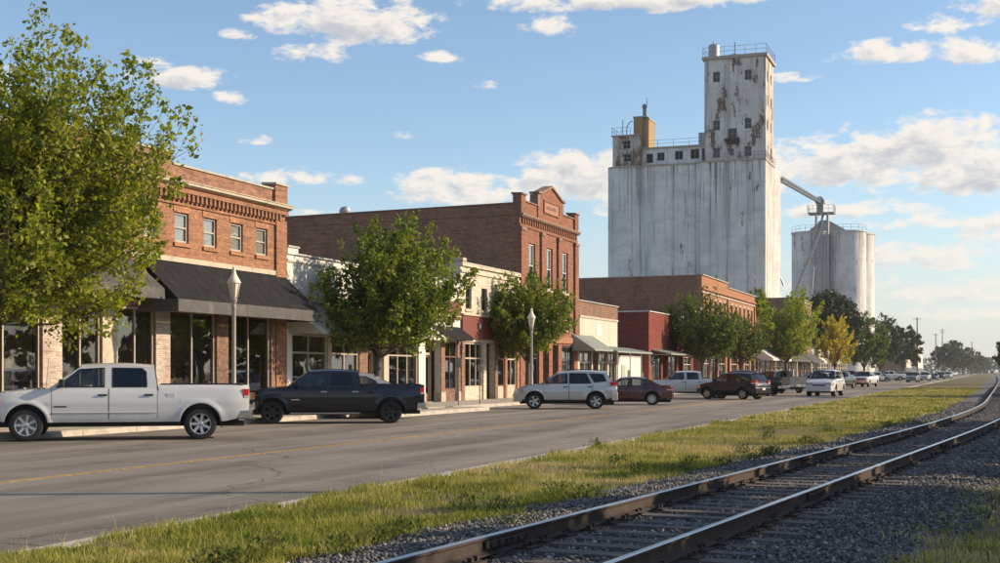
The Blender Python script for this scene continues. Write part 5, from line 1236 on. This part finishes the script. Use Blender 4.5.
# trees on the side of the track away from the road; their shade falls over the rails
for i, (x_, y_, h_) in enumerate(((8.2, 13.5, 6.3), (8.8, 17.4, 6.5), (8.2, 21.2, 6.2), (9.2, 28.6, 6.5), (8.6, 32.5, 6.2), (9.6, 36.5, 6.3), (9.0, 41.0, 5.8), (10.0, 47.0, 6.0))):
    tree('trackside_tree', 'low bushy tree in the row across the track from the road', (x_, y_, 0), h_, 2.7, h_*.47, .16, 'leaf_green', 9000, .30, 50+i, fork=.9, group='bushy trees across the track')
for i, (x_, y_, h_) in enumerate(((10, 100, 10.5), (9, 145, 12.0), (11, 196, 12.5))):
    tree('tall_trackside_tree', 'tall tree standing across the track from the shops', (x_, y_, 0), h_, 4.2, h_*.42, .3, 'leaf_green', 7000, .34, 60+i, fork=2.2, group='tall trees across the track')
for i in range(15):  # unseen belt, added so the shop glass mirrors dark foliage instead of sky
    tree('added_belt_tree', 'dark tree in the belt well back from the track', (24+5*math.sin(i*2.3), 52+i*11.5, 0), 8.5+1.5*math.sin(i*1.7), 4.9, 4.0, .25, 'leaf_dark', 3500, .6, 80+i, fork=1.0, group='dark tree belt beyond the track')
# far-off wood along the horizon
rr = np.random.default_rng(77); n = 16000
x_ = rr.uniform(-900, 420, n); y_ = rr.uniform(1350, 1480, n); hh = 9+5*vnoise(x_, y_*0, 45, 21)+3*vnoise(x_, y_*0, 14, 22); z_ = hh*rr.random(n)
P = np.stack([x_, y_, z_], 1); A = rr.normal(size=(n, 3)); A /= np.linalg.norm(A, axis=1)[:, None]; N = rr.normal(size=(n, 3)); B_ = np.cross(A, N); B_ /= np.linalg.norm(B_, axis=1)[:, None]
s_ = rr.uniform(1.0, 2.6, n)[:, None]; V = np.stack([P-A*s_, P+B_*s_*.8, P+A*s_, P-B_*s_*.8], 1).reshape(-1, 3)
tag(link('distant_wood', np_mesh('distant_wood', V, np.arange(n*4).reshape(-1, 4), 'leaf_far')), 'low hazy wood along the horizon', 'wood', kind='stuff')
# ------------------------------------------------------------------ vehicles
from mathutils.geometry import tessellate_polygon
paint('paint_white_car', (.60, .60, .59), .35); paint('paint_black_car', (.004, .006, .012), .25, coat=.75, dirt=.03); paint('paint_silver_car', (.52, .52, .50), .32, .35)
paint('paint_maroon_car', (.085, .012, .016), .3, .1, dirt=.12); paint('paint_darkblue_car', (.009, .009, .018), .3, .2, coat=.5, dirt=.02); paint('paint_charcoal_car', (.022, .023, .028), .35, .3, coat=.6, dirt=.10)
paint('paint_grey_car', (.20, .20, .20), .35, .4); paint('paint_red_car', (.22, .02, .018), .35); paint('paint_tan_car', (.33, .29, .22), .35, .3)
PICKUP = dict(nose=3.0, tail=-3.28, hw=.985, xf=2.075, xr=-2.075, r=.40, arch=.50, sill=.46,
    top=[(-3.28, 1.37), (-1.075, 1.385), (-1.065, 1.285), (1.5, 1.285), (1.75, 1.27), (2.2, 1.235), (2.65, 1.18), (2.88, 1.11), (3.0, .98)],
    bed=(-3.22, -1.12), ws=((1.62, 1.25), (.80, 1.855)), rg=((-1.03, 1.28), (-.95, 1.84)), roof=[(.80, 1.875), (.3, 1.915), (-.4, 1.915), (-.95, 1.865)], belt=1.28, k=.24,
    win=[[(1.38, 1.325), (.83, 1.765), (.24, 1.80), (.24, 1.325)], [(.05, 1.325), (.05, 1.80), (-.66, 1.79), (-.76, 1.70), (-.78, 1.325)]],
    doors=[(.145, 1.48), (-1.03, .125)], handles=[(.30, 1.13), (-.80, 1.13)], mirror=(1.22, 1.33),
    head=(.34, .86, 1.10, .44), tailamp=(.10, .93, 1.27, .16), fb=(.50, .80), rb=(.52, .74), grille=(.84, 1.10, .58), chrome_bumper=True, ride=.0)
SUV = dict(nose=2.30, tail=-2.38, hw=.935, xf=1.40, xr=-1.40, r=.36, arch=.44, sill=.36,
    top=[(-2.38, .98), (-2.30, 1.13), (-2.1, 1.16), (.9, 1.13), (1.1, 1.12), (1.6, 1.06), (2.0, .97), (2.2, .87), (2.30, .74)],
    bed=None, ws=((1.12, 1.10), (.36, 1.66)), rg=((-2.24, 1.16), (-1.92, 1.66)), roof=[(.36, 1.69), (-.2, 1.755), (-1.2, 1.765), (-1.98, 1.70)], belt=1.13, k=.27,
    win=[[(.92, 1.17), (.38, 1.57), (-.12, 1.63), (-.12, 1.17)], [(-.20, 1.17), (-.20, 1.635), (-.98, 1.635), (-1.20, 1.17)], [(-1.32, 1.22), (-1.10, 1.625), (-1.76, 1.59), (-1.90, 1.28)]],
    doors=[(-.17, .98), (-1.26, -.185)], handles=[(.0, 1.02), (-1.12, 1.03)], mirror=(.80, 1.18),
    head=(.40, .72, .92, .38), tailamp=(.26, .92, 1.24, .30), fb=(.34, .68), rb=(.40, .78), grille=(.62, .80, .42), chrome_bumper=False, ride=.0)
SEDAN = dict(nose=2.28, tail=-2.34, hw=.89, xf=1.36, xr=-1.32, r=.325, arch=.395, sill=.28,
    top=[(-2.34, .72), (-2.28, .95), (-2.1, 1.0), (-1.5, 1.0), (.9, .95), (1.2, .93), (1.7, .85), (2.05, .76), (2.2, .68), (2.28, .55)],
    bed=None, ws=((1.15, .92), (.36, 1.37)), rg=((-1.72, .99), (-.98, 1.36)), roof=[(.36, 1.395), (-.1, 1.445), (-.6, 1.435), (-.98, 1.385)], belt=.95, k=.32,
    win=[[(.92, .985), (.36, 1.29), (-.10, 1.345), (-.10, .985)], [(-.17, .985), (-.17, 1.345), (-.72, 1.32), (-1.05, 1.17), (-1.12, .985)]],
    doors=[(-.14, .98), (-1.12, -.155)], handles=[(.02, .86), (-.98, .87)], mirror=(.80, 1.0),
    head=(.42, .58, .76, .40), tailamp=(.24, .70, .92, .34), fb=(.24, .52), rb=(.28, .62), grille=(.46, .60, .35), chrome_bumper=False, ride=.0)
def wheel_meshes(r, spokes, rim_mat, key):
    w = .125
    g = MB(); g.lathe([(r*.63, -w), (r*.80, -w-.012), (r*.95, -w+.005), (r, -w+.035), (r, w-.035), (r*.95, w-.005), (r*.80, w+.012), (r*.63, w)], 36, axis='y', close=True)
    ty = g.mesh('tyre', 'black_rubber', True, 35)
    g = MB(); g.lathe([(r*.64, w-.01), (r*.655, w+.008), (r*.62, w+.006), (r*.57, w-.035), (r*.56, -w+.02), (r*.64, -w+.01)], 32, axis='y', close=True)
    for i in range(spokes):
        a = 2*math.pi*i/spokes; ca, sa = math.cos(a), math.sin(a); t0, t1 = r*.075, r*(.085 if spokes > 6 else .13)
        def P(rad_, tan, yy): return (ca*rad_-sa*tan, yy, sa*rad_+ca*tan)
        q = [P(r*.12, -t0, w-.02), P(r*.12, t0, w-.02), P(r*.60, t1, w-.012), P(r*.60, -t1, w-.012), P(r*.12, -t0, w-.06), P(r*.12, t0, w-.06), P(r*.60, t1, w-.05), P(r*.60, -t1, w-.05)]
        g.add(q, [(0, 1, 2, 3), (7, 6, 5, 4), (0, 4, 5, 1), (1, 5, 6, 2), (2, 6, 7, 3), (3, 7, 4, 0)])
    g.lathe([(r*.17, w-.05), (r*.17, w-.012), (r*.12, w+.0), (0, w+.004)], 16, axis='y')
    rm = g.mesh('rim', rim_mat, True, 30)
    g = MB(); g.lathe([(r*.55, w-.075), (0, w-.075)], 24, axis='y'); g.lathe([(r*.40, w-.06), (r*.40, w-.07), (0, w-.07)], 24, axis='y'); bk = g.mesh('brake_disc', 'steel_grey' if rim_mat != 'alloy_black' else 'trim_dark', True)
    return ty, rm, bk
def vehicle(name, label, cat, S, pos, heading, paintm, group=None, rim='alloy', spokes=8, trim='chrome', gl='car_glass', scale=1.0, handle='black_plastic', bumper=None, rails=False, cladding=False, steps=False, no_bed=False, cap=False):
    root = thing(name, label, cat, (pos[0], pos[1], .0), R(heading), group); root.scale = (scale,)*3
    nose, tail, hw, xf, xr, r, AR, sill = (S[k] for k in ('nose', 'tail', 'hw', 'xf', 'xr', 'r', 'arch', 'sill'))
    tx, tz = zip(*S['top']); belt, k = S['belt'], S['k']; bed = S['bed']
    def top(x): return float(np.interp(x, tx, tz))
    def bottom(x):
        z = sill
        if x > nose-.5: z = sill+(x-nose+.5)*.22
        if x < tail+.6: z = sill+(tail+.6-x)*.22
        for xa in (xf, xr):
            if abs(x-xa) < AR: z = max(z, r+.02+math.sqrt(max(0, AR*AR-(x-xa)**2)))
        return min(z, top(x)-.06)
    def half(x, z):
        u = min(1, max(0, (x-(nose-.8))/.8)); v = min(1, max(0, (tail+.5-x)/.5)); f = 1-.17*u*u*u-.07*v*v
        q = (z-sill)/(belt-sill); y = hw
        if q < .35: y -= .05*((.35-q)/.35)**2
        if q > .55: y -= .05*((q-.55)/.45)**2
        y += .010*math.exp(-((q-.62)/.06)**2)
        for xa in (xf, xr):
            d = math.hypot(x-xa, z-r-.02); y += .028*math.exp(-((d-AR-.03)/.055)**2)
        return y*f
    # stations
    xs = set(np.round(np.arange(tail, nose, .11), 4)) | {tail, nose, nose-.03, nose-.08, tail+.02, tail+.06} | {round(a, 4) for a in tx}
    for xa in (xf, xr):
        for i in range(25): xs.add(round(xa-AR*math.cos(math.pi*i/24), 4))
        xs |= {round(xa-AR-.001, 4), round(xa+AR+.001, 4)}
    for a, b_ in S['doors']: xs |= {round(a-.007, 4), round(a+.007, 4), round(b_-.007, 4), round(b_+.007, 4)}
    if bed: xs |= {bed[0]-.002, bed[0]+.002, bed[1]-.002, bed[1]+.002}
    xs = sorted(x for x in xs if tail <= x <= nose); xs = [x for i, x in enumerate(xs) if i == 0 or x-xs[i-1] > .0012]
    NS, NC = 10, 8; ring = []
    for x in xs:
        zb, zt = bottom(x), top(x); side = []
        for i in range(NS+1):
            u = i/NS; z = zb+(zt-zb)*u; y = half(x, z)
            side.append((y, z))
        sh = .025; side[-1] = (side[-1][0]-sh, zt); 
        inbed = bed and bed[0] < x < bed[1]; cols = []
        yt = side[-1][0]; crown = .045 if x > S['ws'][0][0]-.2 else .01
        for i in range(1, NC):
            u = 1-2*i/NC
            if inbed: cols.append(((yt-.07)*(1 if u > 0 else -1) if i in (1, NC-1) else (yt-.075)*u/(1-4/NC)*1.0 if 1 < i < NC-1 else 0, zt if i in (1, NC-1) else .80))
            else: cols.append((yt*u, zt+crown*(1-u*u)))
        ring.append([(x, y, z) for y, z in side]+[(x, y, z) for y, z in cols]+[(x, -y, z) for y, z in side[::-1]])
    n = len(ring[0]); body = MB(); doors = {}
    body.v = [p for rg_ in ring for p in rg_]
    dm = [MB() for _ in range(len(S['doors'])*2)]
    for d in dm: d.v = body.v
    wx0, wx1 = S['rg'][0][0], S['ws'][0][0]
    for j in range(len(xs)-1):
        xm = (xs[j]+xs[j+1])/2
        for i in range(n-1):
            f = (j*n+i, (j+1)*n+i, (j+1)*n+i+1, j*n+i+1); side = i if i < NS else (2*NS+NC-1-i if i >= NS+NC else -1); right = i >= NS+NC
            if side >= 0:
                hit = None; gap = False
                for q, (a, b_) in enumerate(S['doors']):
                    if a+.007 <= xm <= b_-.007: hit = q*2+right
                    elif abs(xm-a) < .007 or abs(xm-b_) < .007: gap = True
                if side >= 1 and hit is not None: dm[hit].f.append(f); dm[hit].m.append(0); continue
                body.f.append(f); body.m.append(1 if (gap and side >= 1) else (2 if cladding and side == 0 else 0))
            else:
                inside = wx0 < xm < wx1-.12 and not (bed and xm < bed[1]); inbed = bed and bed[0] < xm < bed[1]
                body.f.append(f); body.m.append(1 if inside else 2 if inbed and NS+1 <= i <= NS+NC-2 else 0)
    body.f.append(tuple(range(n))); body.m.append(0); body.f.append(tuple(range((len(xs)-1)*n, len(xs)*n))[::-1]); body.m.append(0)
    body.build('body', [paintm, 'interior_dark', 'black_plastic'], root, True, 42)
    for q, d in enumerate(dm):
        used = sorted({i for f in d.f for i in f}); mp = {a: b_ for b_, a in enumerate(used)}; e = MB(); e.v = [d.v[i] for i in used]; e.f = [tuple(mp[i] for i in f) for f in d.f]; e.m = [0]*len(e.f)
        do = e.build('door', paintm, root, True, 42)
        hx, hz = S['handles'][q//2]; sg = -1 if q % 2 else 1; y = half(hx, hz)
        h = MB(); h.box(hx-.13, hx+.09, sg*(y-.005), sg*(y+.035), hz-.022, hz+.022); h.build('door_handle', handle, do, bevel=.012)
    # greenhouse
    yb = half(0, belt)-.035
    def ys(z): return yb-(z-belt)*k
    (wbx, wbz), (wtx, wtz) = S['ws']; (rbx, rbz), (rtx, rtz) = S['rg']; roof = S['roof']
    outline = [(wbx, min(wbz, top(wbx))-.02), (wtx, wtz-.025)]+[(x, z-.05) for x, z in roof[1:-1]]+[(rtx, rtz-.025), (rbx, rbz-.02)]
    for sg in (-1, 1):
        loops = [outline]+S['win']; flat = [p for l in loops for p in l]
        tris = tessellate_polygon([[Vector((a, b_, 0)) for a, b_ in l] for l in loops]); g = MB(); N = len(flat)
        g.v = [(a, sg*ys(b_), b_) for a, b_ in flat]+[(a, sg*(ys(b_)-.05), b_) for a, b_ in flat]
        for t_ in tris: g.f += [tuple(t_), tuple(i+N for i in t_[::-1])]; g.m += [0, 0]
        o_ = 0
        for l in loops:
            for i in range(len(l)): a, b_ = o_+i, o_+(i+1) % len(l); g.f.append((a, b_, b_+N, a+N)); g.m.append(0)
            o_ += len(l)
        cabside = g.build('window_frame', paintm, root)
        for wi, l in enumerate(S['win']):
            g = MB(); M = len(l); g.v = [(a, sg*(ys(b_)-.018), b_) for a, b_ in l]+[(a, sg*(ys(b_)-.024), b_) for a, b_ in l]
            g.f = [tuple(range(M)), tuple(range(M, 2*M))[::-1]]; g.m = [0, 0]
            pane = g.build('side_window', gl if wi == 0 else ('car_glass_dark' if gl == 'car_glass' and S is not SEDAN else gl), cabside)
            g = MB()                                       # rubber surround
            for i in range(M):
                a, b_ = l[i], l[(i+1) % M]; g.bar((a[0], sg*(ys(a[1])-.006), a[1]), (b_[0], sg*(ys(b_[1])-.006), b_[1]), .022, .022)
            g.build('window_seal', 'black_plastic', pane)
    RF = MB(); rx = np.linspace(roof[0][0], roof[-1][0], 14); q_x, q_z = [p[0] for p in roof[::-1]], [p[1] for p in roof[::-1]]; NC2 = 12
    rz_ = np.interp(rx, q_x, q_z); rz_ = np.convolve(np.r_[rz_[0], rz_[0], rz_, rz_[-1], rz_[-1]], np.ones(5)/5, 'valid') if len(roof) > 3 else rz_
    for x, z in zip(rx, rz_):
        ye = ys(z-.05)+.004
        for i in range(NC2+1): u = -1+2*i/NC2; RF.v.append((x, ye*u, z+.02*(1-u*u)-.055*abs(u)**5))
    for j in range(13):
        for i in range(NC2): RF.f.append((j*(NC2+1)+i, j*(NC2+1)+i+1, (j+1)*(NC2+1)+i+1, (j+1)*(NC2+1)+i)); RF.m.append(0)
    RF.build('roof', paintm, root, True, 60)
    for nm, (b0, b1), fwd in (('windscreen', S['ws'], 1), ('rear_window', S['rg'], -1)):
        g = MB(); M = 8
        for j in range(5):
            u = j/4; x, z = b0[0]+(b1[0]-b0[0])*u, b0[1]+(b1[1]-b0[1])*u; yy = ys(z)-.02
            for i in range(M+1): v = -1+2*i/M; g.v.append((x+fwd*.05*(1-v*v)-fwd*.03, yy*v, z+.012))
        for j in range(4):
            for i in range(M): g.f.append((j*(M+1)+i, j*(M+1)+i+1, (j+1)*(M+1)+i+1, (j+1)*(M+1)+i)); g.m.append(0)
        g.build(nm, gl if fwd > 0 else 'car_glass_dark', root, True)
    # plan-following pieces at the ends: lamps, bumpers
    def corner(mb, x0, x1, z0, z1, yin, sg, out=.008, cap_=.012):
        zz = (z0+z1)/2; front = x1 > 0; xx = np.linspace(x0, x1, 7); edge = [(x, sg*(half(x, zz)+out)) for x in xx]
        tip = x1+cap_ if front else x0-cap_
        if front: edge += [(tip, sg*(half(x1, zz)-.02)), (tip, sg*yin), (x1-.06, sg*yin), (x0, sg*(half(x0, zz)-.03))]
        else: edge = [(tip, sg*yin), (tip, sg*(half(x0, zz)-.02))]+edge+[(x1, sg*(half(x1, zz)-.03)), (x0+.06, sg*yin)]
        mb.prism(edge, z0, z1, 'z')
    hl, hz0, hz1, hy = S['head']; ta, tz0, tz1, ty_ = S['tailamp']
    for sg in (-1, 1):
        g = MB(); corner(g, nose-hl, nose-.015, hz0, hz1, hy, sg); h = g.build('headlight', 'lens_clear', root, bevel=.012)
        g = MB(); corner(g, nose-hl-.0, nose-hl+.10, hz0+.01, hz1-.01, half(nose-hl, hz0)-.05, sg, .011, 0); g.build('indicator', 'lens_amber', h)
        g = MB(); corner(g, tail+.012, tail+ta+.06, tz0, tz1, half(tail, tz0)-ty_, sg); t_ = g.build('taillight', 'lens_red', root, bevel=.012)
        g = MB(); zm = tz0+(tz1-tz0)*.42; corner(g, tail+.008, tail+ta+.03, zm-.035, zm+.03, half(tail, tz0)-ty_+.02, sg, .011, .015); g.build('reverse_lamp', 'lens_clear', t_)
    def bumper_(nm, xa, z0, z1, fwd, mat_, proud):
        g = MB(); zz = min(max((z0+z1)/2, sill+.02), belt); e = []
        for i in range(9):
            v = -1+2*i/8; xo = xa+fwd*(proud*(1-.55*abs(v)**3)); e.append((xo, (half(xa, zz)+.012)*v))
        wrap = .34 if fwd > 0 else .26
        pts = [(xa-fwd*wrap, -(half(xa-fwd*wrap, zz)+.012))]+e+[(xa-fwd*wrap, half(xa-fwd*wrap, zz)+.012)]
        g.prism(pts, z0, z1, 'z'); return g.build(nm, mat_, root, bevel=.03)
    bm_ = bumper or ('chrome' if S['chrome_bumper'] else paintm)
    bumper_('front_bumper', nose, *S['fb'], 1, bm_ if S['chrome_bumper'] else paintm, .09)
    rb_ = bumper_('rear_bumper', tail, *S['rb'], -1, bm_, .12 if S['chrome_bumper'] else .06)
    gz0, gz1, gy = S['grille']; g = MB(); g.box(nose-.05, nose+.018, -gy, gy, gz0, gz1); gr = g.build('grille', 'black_plastic', root, bevel=.02)
    g = MB()
    for i in range(3): z = gz0+(gz1-gz0)*(i+.5)/3; g.box(nose+.016, nose+.03, -gy+.03, gy-.03, z-.012, z+.012)
    g.build('grille_bar', trim, gr)
    zp = S['rb'][0]+.10; g = MB(); g.box(tail-.14 if S['chrome_bumper'] else tail-.075, tail-.1 if S['chrome_bumper'] else tail-.05, -.16, .16, zp+(.0 if S['chrome_bumper'] else .12), zp+.13+(.0 if S['chrome_bumper'] else .12)); g.build('number_plate', 'plate_white', rb_)
    mx, mz = S['mirror']
    for sg in (-1, 1):
        y0 = ys(mz)
        g = MB(); g.prism([(mx-.03, sg*(y0-.02)), (mx+.06, sg*(y0-.02)), (mx+.09, sg*(y0+.10)), (mx+.06, sg*(y0+.24)), (mx-.04, sg*(y0+.25)), (mx-.05, sg*(y0+.06))], mz, mz+.19, 'z'); g.build('wing_mirror', 'black_plastic' if handle == 'black_plastic' else paintm, root, bevel=.03)
    # wheels, arches, underside, seats
    key = (r, spokes, rim)
    if key not in WH: WH[key] = wheel_meshes(r, spokes, rim, key)
    ty, rm, bk = WH[key]
    for xa in (xf, xr):
        for sg in (-1, 1):
            w = link('wheel', ty, root, (xa, sg*(hw-.145), r)); w.rotation_euler = (0, 0, 0 if sg > 0 else math.pi); link('rim', rm, w); link('brake_disc', bk, w)
            g = MB(); pts = []
            for i in range(15): a = math.pi*i/14; pts.append((xa-math.cos(a)*(AR-.004), r+.02+math.sin(a)*(AR-.004)))
            vv = [(x, sg*(half(x, z)-.012), z) for x, z in pts]+[(x, sg*(hw-.42), z) for x, z in pts]; M = len(pts)
            g.add(vv, [(i, i+1, i+1+M, i+M) for i in range(M-1)]+[tuple(range(M, 2*M))]); g.build('wheel_arch', 'black_plastic', root, True)
            if S is PICKUP and xa == xr: g = MB(); g.box(xa-AR-.03, xa-AR-.01, sg*(hw-.26), sg*(hw-.02), r*.75, r+.18); g.build('mud_flap', 'black_rubber', root)
    g = MB(); g.box(tail+.25, nose-.25, -hw+.30, hw-.30, sill-.12, sill+.1); g.box(tail+.1, tail+.9, -.4, .4, sill-.14, sill-.02); g.build('underbody', 'interior_dark', root)
    for sx in ((.25, -.55) if S is PICKUP else (-.05, -.95)):
        for sy in (-.38, .38):
            g = MB(); g.prism([(sx-.12, belt-.5), (sx+.10, belt-.5), (sx+.02, belt+.20), (sx-.1, belt+.22)], sy-.22, sy+.22, 'y'); st = g.build('seat', 'seat_cloth', root, bevel=.04)
            g = MB(); g.box(sx-.1, sx-.01, sy-.13, sy+.13, belt+.235, belt+.41); g.build('headrest', 'seat_cloth', st, bevel=.03)
    sx = S['ws'][0][0]-.55; g = MB(); M = 20
    ring_ = [(sx-.12*math.sin(2*math.pi*i/M)*.35, .38+.19*math.cos(2*math.pi*i/M), belt-.02+.19*math.sin(2*math.pi*i/M)) for i in range(M+1)]; g.tube(ring_, .016, 6, False); g.build('steering_wheel', 'black_plastic', root)
    if S is PICKUP:
        g = MB(); g.box(tail-.012, tail+.001, -hw+.24, hw-.24, .80, 1.33); tg = g.build('tailgate', paintm, root, bevel=.01); g = MB(); g.box(tail-.03, tail-.012, -.12, .12, 1.14, 1.2); g.build('tailgate_handle', 'black_plastic', tg)
        for sg in (-1, 1):
            y = half(1.35, .80); g = MB(); g.box(1.12, 1.42, sg*(y-.004), sg*(y+.008), .835, .865); g.build('name_badge', 'chrome' if handle == 'chrome' else 'black_plastic', root)
            g = MB(); g.box(-3.15, -1.1, sg*(half(-2, 1.38)-.10), sg*(half(-2, 1.38)-.02), top(-2)+.002, top(-2)+.022); g.build('bed_rail_cap', 'black_plastic', root)
            g = MB(); zz = .70; pts = [(x_, sg*(half(x_, zz)+.004), zz) for x_ in np.linspace(1.46, -1.02, 8)]; g.tube(pts, .012, 5); g.build('side_moulding', paintm, root)
            if sg > 0: g = MB(); yf = half(-1.35, 1.08); g.box(-1.46, -1.26, yf-.01, yf+.005, .99, 1.17); g.build('fuel_door', paintm, root, bevel=.004)
            if steps: g = MB(); g.tube([(1.45, sg*(hw-.06), .36), (-1.0, sg*(hw-.06), .36)], .045, 8); g.build('side_step', 'steel_grey', root)
        g = MB(); g.tube([(1.75, -.80, 1.26), (1.68, -.80, 2.05)], .006, 5); g.build('antenna', 'black_plastic', root)
        g = MB(); g.bar((tail-.02, -.12, .50), (tail-.22, -.12, .5), .06); g.build('tow_hitch', 'steel_grey', root)
    if rails:
        for sg in (-1, 1):
            yy = ys(roof[1][1])-.08; g = MB(); g.tube([(roof[1][0]+.1, sg*yy, roof[1][1]-.01), (roof[1][0], sg*yy, roof[1][1]+.05), (roof[-2][0]-.3, sg*yy, roof[-2][1]+.05), (roof[-2][0]-.4, sg*yy, roof[-2][1]-.01)], .018, 6); g.build('roof_rail', 'black_plastic', root)
    return root
WH = {}
PG = 'vehicles angle parked along the kerb'; TG = 'vehicles driving along the street'; FG = 'small distant vehicles down the street'
vehicle('pickup_truck', 'white crew cab pickup parked before the black awning shop', 'pickup', PICKUP, (-20.85, 28.77), 214, 'paint_white_car', PG, 'alloy', 7, scale=1.0)
vehicle('pickup_truck', 'black crew cab pickup with dark wheels and chrome handles beside the white pickup', 'pickup', PICKUP, (-20.7, 40.35), 209, 'paint_black_car', PG, 'alloy_black', 6, handle='chrome', steps=True, scale=.93)
vehicle('sedan', 'silver car almost hidden behind the black pickup bed', 'car', SEDAN, (-22.4, 44.6), 207, 'paint_silver_car', PG, 'alloy', 5, scale=1.16)
vehicle('sport_utility_vehicle', 'silver SUV with dark roof rails parked before the rounded green tree', 'SUV', SUV, (-18.5, 59.5), 200, 'paint_silver_car', PG, 'alloy', 5, rails=True, cladding=True)
vehicle('sedan', 'maroon sedan parked beside the silver SUV', 'car', SEDAN, (-17.7, 68.0), 190, 'paint_maroon_car', PG, 'alloy', 9)
vehicle('pickup_truck', 'white pickup squeezed between the maroon sedan and dark SUV', 'pickup', PICKUP, (-18.6, 86.6), 198, 'paint_white_car', PG, 'alloy', 5, scale=.92)
vehicle('sport_utility_vehicle', 'dark plum SUV parked between white and charcoal pickups', 'SUV', SUV, (-15.1, 83.9), 155, 'paint_darkblue_car', PG, 'alloy', 5, scale=.95)
vehicle('pickup_truck', 'charcoal pickup with chrome rear bumper beside the dark plum SUV', 'pickup', PICKUP, (-16.9, 98.6), 170, 'paint_charcoal_car', PG, 'alloy', 6, scale=.95)
vehicle('pickup_truck', 'silver grey pickup nosing out past the charcoal pickup', 'pickup', PICKUP, (-16.2, 110.5), 128, 'paint_grey_car', PG, 'alloy', 6, scale=.95)
vehicle('sport_utility_vehicle', 'white SUV driving along the open lane with dark grille', 'SUV', SUV, (-10.9, 97.0), 266, 'paint_white_car', TG, 'alloy', 5, scale=1.06)
vehicle('hatchback', 'silver hatch parked behind the driving white SUV', 'car', SUV, (-15.4, 128.0), 232, 'paint_silver_car', PG, 'alloy', 5, scale=.95)
vehicle('sedan', 'small red sedan parked past the silver hatch', 'car', SEDAN, (-17.2, 146.0), 240, 'paint_red_car', PG, 'alloy', 5)
vehicle('pickup_truck', 'dark grey pickup facing up the street beside the red sedan', 'pickup', PICKUP, (-14.4, 142.0), 262, 'paint_charcoal_car', TG, 'alloy', 6, scale=.92)
vehicle('pickup_truck', 'white pickup following the dark grey pickup', 'pickup', PICKUP, (-13.3, 158.0), 262, 'paint_white_car', TG, 'alloy', 6, scale=.93)
rs = random.Random(9)
row = [('pickup_truck', 'pickup', PICKUP, 'paint_silver_car', 'silver pickup parked before the pale stucco store', 168.0, 205), ('sedan', 'car', SEDAN, 'paint_tan_car', 'tan sedan parked between silver and red pickups', 177.0, 212),
       ('pickup_truck', 'pickup', PICKUP, 'paint_red_car', 'red pickup parked near the brown corner store', 189.0, 200), ('sport_utility_vehicle', 'SUV', SUV, 'paint_black_car', 'black SUV parked past the red pickup', 203.0, 208),
       ('sport_utility_vehicle', 'SUV', SUV, 'paint_white_car', 'white SUV parked under the golden yellow tree', 222.0, 204), ('sedan', 'car', SEDAN, 'paint_grey_car', 'grey sedan parked beneath the huge dark tree', 243.0, 210),
       ('pickup_truck', 'pickup', PICKUP, 'paint_white_car', 'white pickup parked along the shady row', 268.0, 205), ('sport_utility_vehicle', 'SUV', SUV, 'paint_grey_car', 'grey SUV parked along the shady row', 300.0, 208)]
for nm, ct, S_, pt, lb, y_, hd_ in row: vehicle(nm, lb, ct, S_, (-18.4, y_), hd_, pt, PG, 'alloy', 5)
far_desc = [('sport_utility_vehicle', 'SUV', SUV, 'paint_grey_car', 'grey distant SUV leading the queue of far traffic'), ('hatchback', 'car', SUV, 'paint_silver_car', 'silver distant car behind the leading grey SUV'),
            ('sedan', 'car', SEDAN, 'paint_charcoal_car', 'charcoal distant sedan in the far queue'), ('sport_utility_vehicle', 'SUV', SUV, 'paint_darkblue_car', 'dark distant SUV in the far queue'),
            ('hatchback', 'car', SUV, 'paint_silver_car', 'pale distant car at the tail of the far queue')]
for (nm, ct, S_, pt, lb), (px, D) in zip(far_desc, ((913, 222), (925, 258), (934, 292), (941, 325), (948, 345))):
    x_, y_ = pix_world(px, D); vehicle(nm, lb, ct, S_, (x_, y_), 266, pt, FG, 'alloy', 5)
src = [o for o in bpy.data.objects if o.get('label') in ('white SUV driving along the open lane with dark grille', 'small red sedan parked past the silver hatch', 'silver hatch parked behind the driving white SUV', 'dark plum SUV parked between white and charcoal pickups')]
FL = {'white': 'white SUV', 'small': 'red sedan', 'silver': 'silver hatch', 'dark': 'dark SUV'}
for i in range(16):                                        # tiny parked cars where the street closes up
    D = 372+i*36; d_ = 19.5-(i % 3)*1.6; s_ = (D-d_*.342)/.9397; a = src[i % 4]
    c_ = a.copy(); COL.objects.link(c_); c_.location = (-d_, s_, 0); c_.rotation_euler = (0, 0, R(rs.choice((222, 250, 268)))); tag(c_, 'tiny '+FL[a['label'].split()[0]]+' where the street closes up', 'car', FG)
    for ch in a.children:
        if any(w_ in ch.name for w_ in ('seat', 'steering', 'underbody', 'arch', 'badge', 'mirror')): continue
        q = ch.copy(); COL.objects.link(q); q.parent = c_
        if not ch.name.startswith('wheel'):
            for g2 in ch.children:
                if 'window' in g2.name or 'indicator' in g2.name: p2 = g2.copy(); COL.objects.link(p2); p2.parent = q
# ------------------------------------------------------------------ the air over the town
hz = bpy.data.materials.new('haze_air'); hz.use_nodes = True; t = NT(hz.node_tree); t.n.clear(); out = t.new('ShaderNodeOutputMaterial')
pv = t.new('ShaderNodeVolumePrincipled'); pv.inputs['Color'].default_value = (.93, .95, 1.0, 1); pv.inputs['Density'].default_value = .00014; pv.inputs['Anisotropy'].default_value = .3
t.l.new(pv.outputs[0], out.inputs['Volume']); MATS['haze_air'] = hz
g = MB(); g.box(-4100, 4100, -450, 6100, -1.1, 60); tag(g.build('haze', 'haze_air'), 'thin summer haze over the town', 'haze', kind='stuff')
